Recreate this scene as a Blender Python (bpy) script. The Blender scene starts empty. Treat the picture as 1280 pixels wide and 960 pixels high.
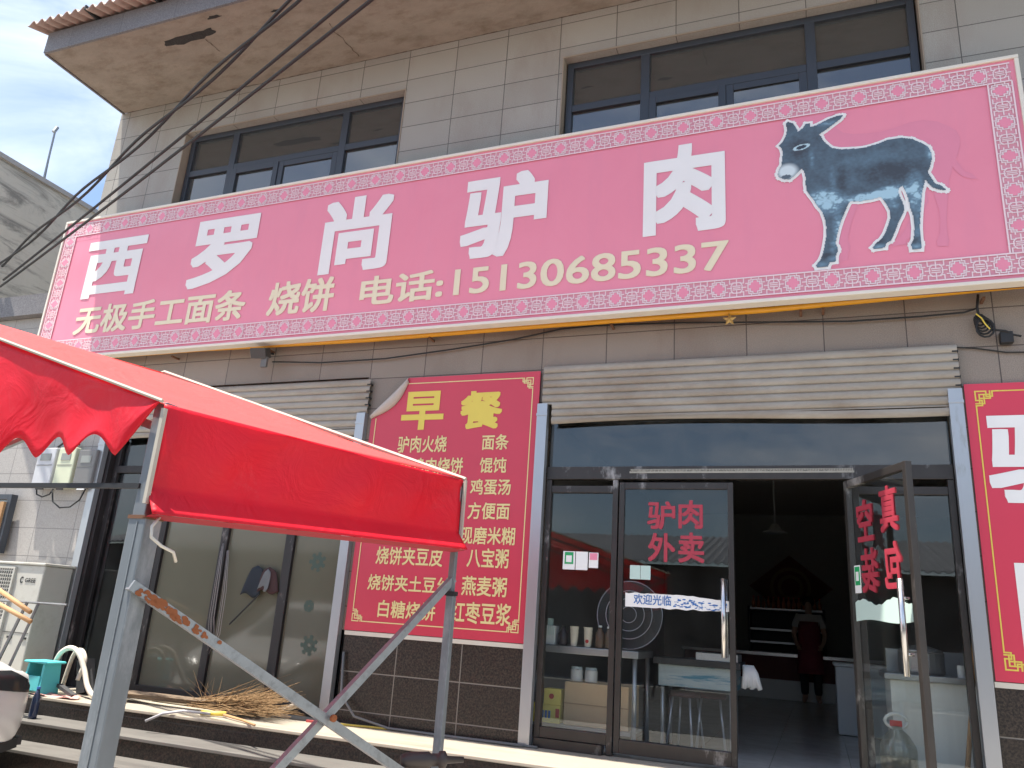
import bpy, bmesh, math, random
from mathutils import Vector, Matrix, noise as mnoise
random.seed(7)
R = math.radians
SC = bpy.context.scene
COL = SC.collection
EYE = 1.40          # camera height above the street; every z below is given relative to the eye, builders add EYE

# ------------------------------------------------------------------ camera, sky, sun, exposure
cd = bpy.data.cameras.new('camera')
cam = bpy.data.objects.new('camera', cd); COL.objects.link(cam)
cd.sensor_fit = 'HORIZONTAL'; cd.angle = R(66.663); cd.clip_start = 0.05; cd.clip_end = 3000
right = Vector((0.93431, 0.35029, 0.06601)); down = Vector((-0.04363, 0.29616, -0.95414)); fwd = Vector((-0.35378, 0.88859, 0.29199))
cam.matrix_world = Matrix(((right.x, -down.x, -fwd.x, 0), (right.y, -down.y, -fwd.y, 0), (right.z, -down.z, -fwd.z, EYE), (0, 0, 0, 1)))
SC.camera = cam

TOSUN = Vector((-0.20, -0.158, 0.96)).normalized()
w = bpy.data.worlds.new('World'); SC.world = w; w.use_nodes = True
nt = w.node_tree; bg = nt.nodes['Background']
sky = nt.nodes.new('ShaderNodeTexSky'); sky.sky_type = 'NISHITA'; sky.sun_disc = False
sky.sun_elevation = math.asin(TOSUN.z); sky.sun_rotation = math.atan2(TOSUN.x, TOSUN.y)
sky.air_density = 1.0; sky.dust_density = 1.0; sky.ozone_density = 1.2
tc = nt.nodes.new('ShaderNodeTexCoord'); mp = nt.nodes.new('ShaderNodeMapping'); mp.inputs['Scale'].default_value = (1.6, 1.6, 3.6)
nz = nt.nodes.new('ShaderNodeTexNoise'); nz.inputs['Scale'].default_value = 1.5; nz.inputs['Detail'].default_value = 8; nz.inputs['Roughness'].default_value = 0.56; nz.inputs['Distortion'].default_value = 0.5
rp = nt.nodes.new('ShaderNodeValToRGB'); rp.color_ramp.elements[0].position = 0.46; rp.color_ramp.elements[1].position = 0.74
mx = nt.nodes.new('ShaderNodeMixRGB'); mx.inputs[2].default_value = (7.4, 7.7, 8.2, 1)
nt.links.new(tc.outputs['Generated'], mp.inputs['Vector']); nt.links.new(mp.outputs[0], nz.inputs['Vector']); nt.links.new(nz.outputs[0], rp.inputs[0])
nt.links.new(rp.outputs[0], mx.inputs[0]); nt.links.new(sky.outputs[0], mx.inputs[1]); nt.links.new(mx.outputs[0], bg.inputs['Color'])
bg.inputs['Strength'].default_value = 0.105
sd = bpy.data.lights.new('sun', 'SUN'); sd.energy = 5.0; sd.angle = R(0.5); sd.color = (1.0, 0.95, 0.86)
so = bpy.data.objects.new('sun', sd); COL.objects.link(so); so.rotation_euler = TOSUN.to_track_quat('Z', 'Y').to_euler(); so.location = (0, 0, 30)
vs = SC.view_settings; vs.view_transform = 'Standard'; vs.look = 'None'; vs.gamma = 1; vs.use_curve_mapping = False; vs.exposure = 1.22
SC.render.engine = 'CYCLES'; SC.cycles.max_bounces = 8; SC.cycles.transparent_max_bounces = 16; SC.cycles.diffuse_bounces = 4
SC.cycles.use_denoising = True

# ------------------------------------------------------------------ material helpers
class NT:
    def __init__(s, name):
        s.m = bpy.data.materials.new(name); s.m.use_nodes = True; s.t = s.m.node_tree
        s.b = s.t.nodes['Principled BSDF']; s.out = s.t.nodes['Material Output']
    def n(s, typ, **kw):
        k = s.t.nodes.new(typ)
        for a, v in kw.items(): setattr(k, a, v)
        return k
    def l(s, a, b): s.t.links.new(a, b)
    def val(s, sock, v):
        if isinstance(v, (int, float, tuple)): sock.default_value = v
        else: s.l(v, sock)
    def math(s, op, a, b=0.0, c=None):
        k = s.n('ShaderNodeMath', operation=op); s.val(k.inputs[0], a); s.val(k.inputs[1], b)
        if c is not None: s.val(k.inputs[2], c)
        return k.outputs[0]
    def noise(s, scale, detail=4, rough=.6, vec=None, dist=0.0, stretch=None):
        k = s.n('ShaderNodeTexNoise'); k.inputs['Scale'].default_value = scale; k.inputs['Detail'].default_value = detail
        k.inputs['Roughness'].default_value = rough; k.inputs['Distortion'].default_value = dist
        v = vec or s.pos()
        if stretch:
            mpn = s.n('ShaderNodeMapping'); mpn.inputs['Scale'].default_value = stretch; s.l(v, mpn.inputs[0]); v = mpn.outputs[0]
        s.l(v, k.inputs['Vector']); return k.outputs[0]
    def pos(s):
        if not hasattr(s, '_p'): s._p = s.n('ShaderNodeTexCoord').outputs['Object']
        return s._p
    def wpos(s):
        if not hasattr(s, '_w'): s._w = s.n('ShaderNodeNewGeometry').outputs['Position']
        return s._w
    def ramp(s, fac, p0, p1):
        k = s.n('ShaderNodeMapRange'); k.inputs[1].default_value = p0; k.inputs[2].default_value = p1; s.l(fac, k.inputs[0]); return k.outputs[0]
    def mix(s, fac, a, b, blend='MIX'):
        k = s.n('ShaderNodeMixRGB', blend_type=blend); s.val(k.inputs[0], fac)
        for i, v in ((1, a), (2, b)):
            if isinstance(v, tuple): k.inputs[i].default_value = (v[0], v[1], v[2], 1)
            else: s.l(v, k.inputs[i])
        return k.outputs[0]
    def bump(s, h, strength=.3, dist=.01):
        k = s.n('ShaderNodeBump'); k.inputs['Strength'].default_value = strength; k.inputs['Distance'].default_value = dist
        s.l(h, k.inputs['Height']); s.l(k.outputs[0], s.b.inputs['Normal'])
    def base(s, c): s.val(s.b.inputs['Base Color'], (c[0], c[1], c[2], 1) if isinstance(c, tuple) else c)

def dk(c, f): return (c[0]*f, c[1]*f, c[2]*f)
MATS = {}
def mat(name, col, rough=.6, metal=0.0, amt=.15, scale=6, col2=None, s2=3, t2=(.52, .62), bump=0.0, bscale=40, spec=.5, stretch=None):
    """plain procedural surface: base colour varied by noise, an optional second colour in patches (wear, dirt, rust), optional bump"""
    if name in MATS: return MATS[name]
    k = NT(name)
    c = k.mix(k.noise(scale, 6, .65, stretch=stretch), dk(col, 1-amt), dk(col, 1+amt))
    if col2: c = k.mix(k.ramp(k.noise(s2, 8, .7, stretch=stretch), *t2), c, col2)
    k.base(c); k.b.inputs['Roughness'].default_value = rough; k.b.inputs['Metallic'].default_value = metal
    k.b.inputs['Specular IOR Level'].default_value = spec
    if bump: k.bump(k.noise(bscale, 5, .6), bump)
    MATS[name] = k.m; return k.m

def tile_mat(name, px, pz, ox, oz, cols, grout, gw, speck, sscale, tone=.07, rough=.55, soft=.35, axis='XZ', stain=None):
    k = NT(name); sp = k.n('ShaderNodeSeparateXYZ'); k.l(k.wpos(), sp.inputs[0])
    A = sp.outputs[{'X': 0, 'Y': 1, 'Z': 2}[axis[0]]]; B = sp.outputs[{'X': 0, 'Y': 1, 'Z': 2}[axis[1]]]
    def cell(v, o, p):
        q = k.math('DIVIDE', k.math('SUBTRACT', v, o), p); f = k.math('FRACT', q)
        d = k.math('MULTIPLY', k.math('MINIMUM', f, k.math('SUBTRACT', 1.0, f)), p)
        return k.math('FLOOR', q), d
    ia, da = cell(A, ox, px); ib, db = cell(B, oz + EYE, pz)
    d = k.math('MINIMUM', da, db); line = k.ramp(d, gw*.5, gw*.5+.002)
    cv = k.n('ShaderNodeCombineXYZ'); k.l(ia, cv.inputs[0]); k.l(ib, cv.inputs[1])
    wn = k.n('ShaderNodeTexWhiteNoise'); k.l(cv.outputs[0], wn.inputs[0])
    fine = k.noise(sscale, 3, .7, vec=k.wpos()); big = k.noise(.9, 5, .6, vec=k.wpos())
    c = k.mix(k.ramp(fine, .5-soft*.5, .5+soft*.5), cols[0], cols[1])
    c = k.mix(speck, (0.5, 0.5, 0.5), c) if False else c
    tv = k.math('ADD', 1-tone, k.math('MULTIPLY', wn.outputs[0], 2*tone))
    tv = k.math('MULTIPLY', tv, k.math('ADD', .86, k.math('MULTIPLY', big, .28)))
    cc = k.n('ShaderNodeCombineXYZ')
    for i in range(3): k.l(tv, cc.inputs[i])
    c = k.mix(1.0, c, cc.outputs[0], 'MULTIPLY')
    if stain:
        st = k.noise(1.3, 8, .7, vec=k.wpos(), stretch=(1, 1, .35)); c = k.mix(k.math('MULTIPLY', k.ramp(st, .5, .75), .55), c, stain)
    c = k.mix(line, grout, c); k.base(c); k.b.inputs['Roughness'].default_value = rough
    k.bump(k.math('ADD', line, k.math('MULTIPLY', fine, .15)), .35, .004)
    MATS[name] = k.m; return k.m

def glass_mat(name, tint, refl=.10, rough=.0, gloss=(.95, .98, 1.0), dirt=0.0, wav=.0, haze=0.0):
    k = NT(name); t = k.t
    tr = k.n('ShaderNodeBsdfTransparent'); tr.inputs[0].default_value = (*tint, 1)
    gl = k.n('ShaderNodeBsdfGlossy'); gl.inputs['Roughness'].default_value = rough; gl.inputs['Color'].default_value = (*gloss, 1)
    lw = k.n('ShaderNodeLayerWeight'); lw.inputs[0].default_value = .5
    f = k.math('MINIMUM', k.math('ADD', refl+.035, k.math('MULTIPLY', .9, k.math('POWER', lw.outputs['Facing'], 4.5))), 1.0)
    if wav:
        b = k.n('ShaderNodeBump'); b.inputs['Strength'].default_value = wav; b.inputs['Distance'].default_value = .01
        k.l(k.noise(1.7, 1, .4), b.inputs['Height']); k.l(b.outputs[0], gl.inputs['Normal'])
    mxs = k.n('ShaderNodeMixShader'); k.l(f, mxs.inputs[0]); k.l(tr.outputs[0], mxs.inputs[1]); k.l(gl.outputs[0], mxs.inputs[2])
    o = mxs.outputs[0]
    if dirt or haze:
        df = k.n('ShaderNodeBsdfDiffuse'); df.inputs[0].default_value = (.36, .36, .34, 1)
        m2 = k.n('ShaderNodeMixShader'); k.l(k.math('ADD', haze, k.math('MULTIPLY', k.ramp(k.noise(3.0, 7, .7), .42, .75), dirt)), m2.inputs[0]); k.l(o, m2.inputs[1]); k.l(df.outputs[0], m2.inputs[2]); o = m2.outputs[0]
    k.l(o, k.out.inputs[0]); MATS[name] = k.m; return k.m

def cloth_mat(name, col, transl=.45, rough=.55, amt=.12, col2=None):
    k = NT(name)
    n1 = k.noise(2.2, 6, .6); c = k.mix(n1, dk(col, 1-amt), dk(col, 1+amt))
    if col2: c = k.mix(k.math('MULTIPLY', k.ramp(k.noise(4.5, 9, .8, dist=.8), .55, .76), .45), c, col2)
    k.base(c); k.b.inputs['Roughness'].default_value = rough
    k.bump(k.math('ADD', k.noise(5, 4, .6, dist=1.2), k.math('MULTIPLY', k.noise(420, 1), .04)), .35, .03)
    tl = k.n('ShaderNodeBsdfTranslucent'); k.l(c, tl.inputs[0])
    mxs = k.n('ShaderNodeMixShader'); mxs.inputs[0].default_value = transl
    k.l(k.b.outputs[0], mxs.inputs[1]); k.l(tl.outputs[0], mxs.inputs[2]); k.l(mxs.outputs[0], k.out.inputs[0])
    MATS[name] = k.m; return k.m

# ------------------------------------------------------------------ mesh helpers
BASE = {}
class MB:
    def __init__(s): s.v = []; s.f = []; s.mi = []; s.cur = 0
    def add(s, vs, fs):
        o = len(s.v); s.v += [tuple(p) for p in vs]; s.f += [tuple(i+o for i in f) for f in fs]; s.mi += [s.cur]*len(fs)
    def box(s, x0, x1, y0, y1, z0, z1):
        s.add([(x0,y0,z0),(x1,y0,z0),(x1,y1,z0),(x0,y1,z0),(x0,y0,z1),(x1,y0,z1),(x1,y1,z1),(x0,y1,z1)],
              [(0,3,2,1),(4,5,6,7),(0,1,5,4),(1,2,6,5),(2,3,7,6),(3,0,4,7)]); return s
    def obox(s, c, ax, ay, az):
        c = Vector(c); ax, ay, az = Vector(ax), Vector(ay), Vector(az)
        P = [c+sx*ax+sy*ay+sz*az for sz in (-1,1) for sx, sy in ((-1,-1),(1,-1),(1,1),(-1,1))]
        s.add(P, [(0,3,2,1),(4,5,6,7),(0,1,5,4),(1,2,6,5),(2,3,7,6),(3,0,4,7)]); return s
    def bar(s, p0, p1, wd, ht=None, up=(0,0,1)):
        p0, p1 = Vector(p0), Vector(p1); d = (p1-p0); L = d.length; d.normalize(); u = Vector(up)
        if abs(d.dot(u)) > .98: u = Vector((1,0,0))
        sx = d.cross(u).normalized(); sz = sx.cross(d).normalized()
        return s.obox((p0+p1)/2, d*L/2, sx*wd/2, sz*(ht or wd)/2)
    def quad(s, *p): s.add(p, [tuple(range(len(p)))]); return s
    def tube(s, pts, r, n=6, cap=True):
        pts = [Vector(p) for p in pts]; rr = r if isinstance(r, (list, tuple)) else [r]*len(pts); vs = []; prev = None
        for i, p in enumerate(pts):
            d = (pts[min(i+1, len(pts)-1)]-pts[max(i-1, 0)]).normalized()
            a = prev if prev is not None else (Vector((0,0,1)) if abs(d.z) < .9 else Vector((1,0,0)))
            sx = d.cross(a)
            if sx.length < 1e-4: sx = d.cross(Vector((0,1,0)))
            sx.normalize(); a = sx.cross(d).normalized(); prev = a
            for j in range(n):
                t = 2*math.pi*j/n; vs.append(p+rr[i]*(math.cos(t)*sx+math.sin(t)*a))
        fs = [(i*n+j, i*n+(j+1) % n, (i+1)*n+(j+1) % n, (i+1)*n+j) for i in range(len(pts)-1) for j in range(n)]
        if cap: fs += [tuple(range(n))[::-1], tuple((len(pts)-1)*n+j for j in range(n))]
        s.add(vs, fs); return s
    def lathe(s, prof, c, n=16, axis=(0,0,1)):
        ax = Vector(axis).normalized(); a = Vector((1,0,0)) if abs(ax.x) < .9 else Vector((0,1,0)); u = ax.cross(a).normalized(); v = ax.cross(u); c = Vector(c); vs = []
        for r, h in prof:
            for j in range(n):
                t = 2*math.pi*j/n; vs.append(c+ax*h+max(r, 1e-4)*(math.cos(t)*u+math.sin(t)*v))
        m = len(prof)
        fs = [(i*n+j, i*n+(j+1) % n, (i+1)*n+(j+1) % n, (i+1)*n+j) for i in range(m-1) for j in range(n)]
        if prof[0] != prof[-1]: fs += [tuple(range(n))[::-1], tuple((m-1)*n+j for j in range(n))]
        s.add(vs, fs); return s
    def grid(s, fn, nu, nv):
        o = [fn(i/nu, j/nv) for j in range(nv+1) for i in range(nu+1)]
        s.add(o, [(j*(nu+1)+i, j*(nu+1)+i+1, (j+1)*(nu+1)+i+1, (j+1)*(nu+1)+i) for j in range(nv) for i in range(nu)]); return s
    def build(s, name, mats, parent=None, smooth=False, bevel=0, solid=0, sub=0):
        me = bpy.data.meshes.new(name); b = BASE.get(parent.name, Vector((0,0,0))) if parent else Vector((0,0,0))
        off = Vector((0,0,0)) if b == 'local' else Vector((0,0,EYE))-b
        org = Vector((0,0,0))
        if not parent and s.v:
            xs = [p[0] for p in s.v]; ys = [p[1] for p in s.v]; zs = [p[2] for p in s.v]
            org = Vector(((min(xs)+max(xs))/2, (min(ys)+max(ys))/2, min(zs)+EYE))
        me.from_pydata([tuple(Vector(p)+off-org) for p in s.v], [], s.f)
        for m in (mats if isinstance(mats, (list, tuple)) else [mats]): me.materials.append(m)
        me.polygons.foreach_set('material_index', s.mi)
        if smooth: me.polygons.foreach_set('use_smooth', [True]*len(me.polygons))
        me.update(); o = bpy.data.objects.new(name, me); COL.objects.link(o); o.location = org
        if parent: o.parent = parent; BASE[o.name] = BASE.get(parent.name, b)
        else: BASE[o.name] = org
        if solid: k = o.modifiers.new('solid', 'SOLIDIFY'); k.thickness = solid; k.offset = 0
        if bevel: k = o.modifiers.new('bevel', 'BEVEL'); k.width = bevel; k.segments = 2; k.limit_method = 'ANGLE'; k.angle_limit = R(40)
        if sub: k = o.modifiers.new('sub', 'SUBSURF'); k.levels = sub; k.render_levels = sub
        return o

def tag(o, label=None, cat=None, group=None, kind=None):
    if label: o['label'] = label
    if cat: o['category'] = cat
    if group: o['group'] = group
    if kind: o['kind'] = kind
    return o
def thing(name, label, cat, loc, group=None):
    o = bpy.data.objects.new(name, None); COL.objects.link(o); o.empty_display_size = .1
    o.location = Vector(loc)+Vector((0,0,EYE)); BASE[o.name] = o.location.copy(); return tag(o, label, cat, group)
def copy_thing(src, loc, rz, label):
    c = src.copy(); COL.objects.link(c); c.location = Vector(loc)+Vector((0,0,EYE)); c.rotation_euler = (0,0,rz); c['label'] = label
    for ch in list(src.children):
        d = ch.copy(); COL.objects.link(d); d.parent = c
        for g in list(ch.children):
            e = g.copy(); COL.objects.link(e); e.parent = d
    return c

# ------------------------------------------------------------------ lettering (Blender's own built-in type, turned into mesh)
_G = {}
def glyphs(body):
    if body not in _G:
        cu = bpy.data.curves.new('type', 'FONT'); cu.body = body; cu.size = 1; cu.resolution_u = 4
        o = bpy.data.objects.new('type', cu); COL.objects.link(o); bpy.context.view_layer.update()
        me = bpy.data.meshes.new_from_object(o.evaluated_get(bpy.context.evaluated_depsgraph_get()))
        _G[body] = ([(v.co.x, v.co.y) for v in me.vertices], [tuple(p.vertices) for p in me.polygons])
        bpy.data.objects.remove(o); bpy.data.curves.remove(cu); bpy.data.meshes.remove(me)
    return _G[body]
def text(mb, body, x0, x1, z0, z1, P, bold=.02, n=3):
    vs, fs = glyphs(body); xs = [a for a, _ in vs]; ys = [b for _, b in vs]
    a0, a1, b0, b1 = min(xs)-bold, max(xs)+bold, min(ys)-bold, max(ys)+bold
    k = 0; q = min(1, 9/(n*n)); st = [-1+2*i/(n-1) for i in range(n)] if n > 1 else [0]
    for dx in st:
        for dy in st:
            mb.add([P(x0+(x1-x0)*(a+dx*bold-a0)/(a1-a0), z0+(z1-z0)*(b+dy*bold-b0)/(b1-b0), k*q) for a, b in vs], fs); k += 1
def flat(y, eps=.00025): return lambda x, z, k=0: (x, y-eps*k, z)
_k = [0]
def strip(mb, P, pts, wd, closed=False):
    pts = list(pts)+([pts[0]] if closed else [])
    for (x0, z0), (x1, z1) in zip(pts, pts[1:]):
        L = math.hypot(x1-x0, z1-z0)
        if L < 1e-5: continue
        ux, uz = (x1-x0)/L*wd/2, (z1-z0)/L*wd/2; _k[0] = (_k[0]+1) % 9; k = _k[0]
        q = [(x0-ux+uz, z0-uz-ux), (x1+ux+uz, z1+uz-ux), (x1+ux-uz, z1+uz+ux), (x0-ux-uz, z0-uz+ux)]
        mb.quad(*[P(a, b, k) for a, b in q])

# ------------------------------------------------------------------ materials
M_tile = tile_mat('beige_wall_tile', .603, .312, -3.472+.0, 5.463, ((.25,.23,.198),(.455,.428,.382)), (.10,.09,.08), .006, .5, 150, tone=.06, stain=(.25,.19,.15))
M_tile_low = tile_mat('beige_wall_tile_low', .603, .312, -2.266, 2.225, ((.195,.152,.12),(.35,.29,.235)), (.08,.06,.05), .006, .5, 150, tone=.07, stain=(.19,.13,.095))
M_tile_annex = tile_mat('pale_wall_tile', .603, .31, -7.62, .97, ((.32,.30,.275),(.43,.405,.38)), (.20,.19,.18), .006, .5, 90, tone=.04)
M_granite = tile_mat('brown_granite_tile', .62, .318, -3.45, -.51, ((.002,.0015,.0015),(.060,.042,.032)), (.20,.18,.155), .007, .5, 62, tone=.12, rough=.35, soft=.26)
M_granite_step = tile_mat('brown_granite_riser', 1.2, 5.0, -3.3, -6.0, ((.002,.0015,.001),(.055,.037,.027)), (.03,.025,.02), .004, .5, 62, tone=.1, rough=.4, soft=.26)
M_fascia = tile_mat('grey_granite_fascia', .8, 3, 0, -6, ((.06,.058,.062),(.25,.235,.235)), (.08,.08,.08), .004, .5, 75, tone=.05, soft=.6)
M_floor = tile_mat('white_floor_tile', .6, .6, -2.2, 6.4-EYE, ((.50,.49,.47),(.60,.59,.57)), (.30,.29,.27), .004, .5, 5, tone=.03, rough=.18, axis='XY')
M_marble = mat('cream_marble', (.39,.345,.275), .45, amt=.14, scale=3, col2=(.25,.22,.17), s2=3.0, t2=(.5,.72), stretch=(.35,2.2,1), bump=.05)
M_tread = mat('grey_tread', (.125,.117,.105), .65, amt=.25, scale=4, col2=(.075,.07,.064), s2=2.5, t2=(.5,.75), stretch=(.5,2,1))  # mottled grey treads, darker than the platform slab
M_ground = mat('street_concrete', (.40,.375,.335), .9, amt=.18, scale=2.0, col2=(.31,.295,.265), s2=.5, t2=(.5,.7), bump=.3, bscale=60)
M_soffit = mat('raw_plaster_soffit', (.285,.24,.195), .9, amt=.30, scale=3.2, col2=(.18,.138,.10), s2=2.4, t2=(.48,.72), bump=.9, bscale=9, stretch=(1,2.2,1))
M_soot = mat('exposed_dark_mortar', (.035,.032,.03), .95, amt=.5, scale=18, bump=.8, bscale=40)
M_roof = mat('terracotta_resin_sheet', (.37,.265,.22), .6, amt=.18, scale=5, col2=(.28,.20,.17), s2=6, t2=(.5,.7))
M_conc = NT('weathered_concrete')
_k1 = M_conc
_c = _k1.mix(_k1.noise(1.2, 8, .7), (.45,.42,.35), (.64,.61,.52))
_s = _k1.noise(.8, 9, .74, stretch=(1, .8, 4.5), dist=.8)
_c = _k1.mix(_k1.math('MULTIPLY', _k1.ramp(_s, .49, .64), .8), _c, (.15,.145,.13)); _k1.base(_c); _k1.b.inputs['Roughness'].default_value = .95
_k1.bump(_k1.noise(14, 6, .7), .5, .03); M_conc = _k1.m
M_alu = mat('blue_grey_aluminium', (.058,.066,.079), .38, .3, amt=.08)
M_steel = mat('galvanised_steel', (.27,.29,.30), .45, .5, amt=.22, scale=18, col2=(.19,.20,.21), s2=25, t2=(.5,.7))
M_post = mat('dull_galvanised_post', (.20,.22,.232), .5, .35, amt=.25, scale=9, col2=(.34,.36,.375), s2=9, t2=(.52,.72), stretch=(1,1,.35))
M_rust = mat('orange_rust', (.27,.085,.028), .85, amt=.3, scale=30)
M_rail = mat('stainless_rail', (.44,.45,.465), .35, .7, amt=.10, scale=3, col2=(.34,.33,.31), s2=6, t2=(.62,.72), stretch=(1,1,.2))
M_dframe = mat('stained_steel_frame', (.045,.038,.034), .38, .3, amt=.4, scale=7, col2=(.34,.32,.30), s2=3.2, t2=(.58,.68), stretch=(1,1,.5))
M_chrome = mat('brushed_handle', (.62,.61,.60), .22, .95, amt=.06)
M_shutter = mat('cream_shutter_slat', (.40,.36,.305), .55, .1, amt=.12, scale=2.2, col2=(.27,.22,.172), s2=1.2, t2=(.46,.68), stretch=(.6,1,1.6))
M_black = mat('matt_black', (.02,.02,.021), .6, amt=.2)
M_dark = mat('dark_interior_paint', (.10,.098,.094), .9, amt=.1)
M_inwall = mat('interior_wall', (.30,.295,.28), .9, amt=.08)
M_inceil = mat('interior_ceiling', (.42,.38,.34), .9, amt=.05)
M_glass = glass_mat('shop_glass', (.95,.965,.955), .0, dirt=.02, wav=.06)
M_winglass = glass_mat('tinted_window_glass', (.20,.22,.225), .11, dirt=.0, wav=.12, haze=.15)
M_darkglass = glass_mat('dim_glass', (.5,.52,.52), .02, dirt=.05, wav=.1)
M_film = NT('olive_window_film'); _k1 = M_film
_k1.base(_k1.mix(_k1.noise(.9, 5, .6), (.115,.108,.078), (.165,.155,.112))); _k1.b.inputs['Roughness'].default_value = .07; _k1.b.inputs['Specular IOR Level'].default_value = .55; M_film = _k1.m
M_flower = mat('green_flower_sticker', (.05,.078,.058), .4)
M_red_t = cloth_mat('red_tarpaulin', (.90,.026,.055), .50, .42, col2=(.84,.19,.20))
M_red_roof = cloth_mat('sun_faded_red_tarpaulin', (.86,.115,.11), .36, .5, col2=(.86,.17,.155))
M_hem = mat('cream_hem', (.66,.61,.52), .7, amt=.08)
M_tape = mat('grubby_tape', (.47,.425,.35), .8, amt=.15, scale=14)
M_pink = NT('faded_pink_banner'); _k1 = M_pink
_c = _k1.mix(_k1.noise(1.1, 7, .65, dist=.8), (.82,.235,.325), (.87,.29,.385))
_c = _k1.mix(_k1.math('MULTIPLY', _k1.ramp(_k1.noise(1.6, 5, .6, stretch=(3, 1, .5)), .5, .75), .4), _c, (.76,.25,.35))
_k1.base(_c); _k1.b.inputs['Roughness'].default_value = .42; _k1.bump(_k1.noise(2.2, 3, .5, stretch=(1.5,1,.6)), .25, .03); M_pink = _k1.m
M_pinkdull = mat('dusky_pink_print', (.72,.30,.37), .5, amt=.1)
M_pinkfill = mat('pink_print', (.84,.27,.38), .5, amt=.06)
M_ghost = mat('ghost_print', (.785,.252,.355), .42, amt=.04)
M_white = mat('white_print', (.87,.85,.825), .45, amt=.04, scale=4)
M_cream = mat('cream_print', (.84,.74,.52), .45, amt=.05)
M_signframe = mat('ivory_sign_frame', (.78,.72,.62), .5, amt=.06)
M_menu = mat('red_menu_vinyl', (.60,.048,.085), .36, amt=.10, scale=1.5)
M_banner = mat('rose_red_vinyl', (.66,.045,.09), .40, amt=.06, scale=1.5)
M_yellow = mat('yellow_print', (.78,.60,.10), .5, amt=.06)
M_paleyel = mat('pale_yellow_print', (.80,.66,.30), .5, amt=.06)
M_vback = mat('vinyl_backing', (.52,.45,.40), .7, amt=.1)
M_redlet = mat('red_window_lettering', (.42,.04,.065), .5, amt=.06)
M_pipe = mat('yellow_gas_pipe', (.70,.32,.015), .4, amt=.08)
M_cable = mat('black_cable', (.012,.012,.013), .55)
M_ac = mat('ac_cabinet', (.48,.465,.41), .5, amt=.06, col2=(.36,.34,.28), s2=4, t2=(.52,.75))
M_grille = mat('ac_grille', (.10,.10,.10), .6)
M_teal = mat('teal_plastic', (.10,.55,.56), .4, amt=.05)
M_hose = mat('dirty_white_hose', (.60,.55,.46), .6, amt=.15, scale=12)
M_twig = mat('dry_twigs', (.235,.145,.068), .9, amt=.4, scale=25)
M_carton = mat('brown_carton', (.58,.41,.24), .85, amt=.08)
M_ybox = mat('yellow_carton', (.82,.66,.14), .7, amt=.06)
M_redp = mat('red_plastic', (.50,.03,.03), .45)
M_wpl = mat('white_plastic', (.70,.71,.70), .45, amt=.04)
M_mint = mat('mint_paper', (.52,.66,.60), .8, amt=.04)
M_green = mat('green_print', (.02,.36,.12), .5)
M_blue = mat('blue_print', (.04,.16,.45), .5)
M_wood = mat('tan_wood', (.42,.24,.11), .7, amt=.25, scale=9, stretch=(1,1,.2))
M_paint = mat('silver_white_paint', (.60,.60,.59), .22, .15, amt=.02)
M_tyre = mat('black_rubber', (.018,.018,.018), .85)
M_clearpl = glass_mat('clear_plastic', (.80,.82,.78), .05, haze=.22)

# ------------------------------------------------------------------ setting: street, steps, platform
tag(MB().quad((-400,-400,-1.4),(400,-400,-1.4),(400,400,-1.4),(-400,400,-1.4)).build('ground', M_ground), kind='structure')
tag(MB().quad((-200,-9,-1.392),(200,-9,-1.392),(200,.3,-1.392),(-200,.3,-1.392)).build('road', mat('dark_asphalt', (.055,.054,.052), .9, amt=.2, scale=3, bump=.3, bscale=80)), kind='structure')
XL, XR = -11.9, 9.0
b = MB()
b.box(XL, XR, 5.69, 6.46, -1.40, -.962)
b.cur = 1; b.box(XL, XR, 5.665, 6.46, -.961, -.934)
tag(b.build('platform', [M_granite_step, M_marble], bevel=.006), kind='structure')
b = MB()
b.box(XL, XR, 5.38, 5.688, -1.40, -1.117); b.box(XL, XR, 5.065, 5.378, -1.40, -1.271)
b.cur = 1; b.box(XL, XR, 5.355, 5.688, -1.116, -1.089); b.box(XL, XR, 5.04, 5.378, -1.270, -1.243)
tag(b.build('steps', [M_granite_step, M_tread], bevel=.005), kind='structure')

# ------------------------------------------------------------------ the shop building
bld = thing('shop_building', 'two storey shop with beige tiled walls, deep plaster eave and terracotta roof edge', 'building', (-3.4, 6.4, -.934))
BX = 7.5
b = MB(); Y0, Y1 = 6.4, 6.66; WT, WB = 5.645, 4.2
b.box(-8.46, -7.22, Y0, Y1, WB, WT); b.box(-4.08, -2.22, Y0, Y1, WB, WT); b.box(1.07, BX, Y0, Y1, WB, WT)
b.box(-8.46, BX, Y0, Y1, WT, 6.18); b.box(-8.46, BX, Y0, Y1, 2.849, WB)
b.box(-8.46, -8.21, Y1, 13.5, 3.0, 6.18)
b.build('upper_wall', M_tile, bld)
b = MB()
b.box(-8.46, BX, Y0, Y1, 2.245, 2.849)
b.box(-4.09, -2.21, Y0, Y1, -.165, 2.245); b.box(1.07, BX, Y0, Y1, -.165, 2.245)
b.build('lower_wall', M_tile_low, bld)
for x0, x1 in ((-3.995, -2.26), (1.09, BX)):
    pl = MB().box(x0, x1, 6.385, Y1, -.934, -.205).build('granite_plinth', M_granite, bld)
    MB().box(x0, x1, 6.375, Y1, -.204, -.168).build('plinth_cap', M_hem, pl)
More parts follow.
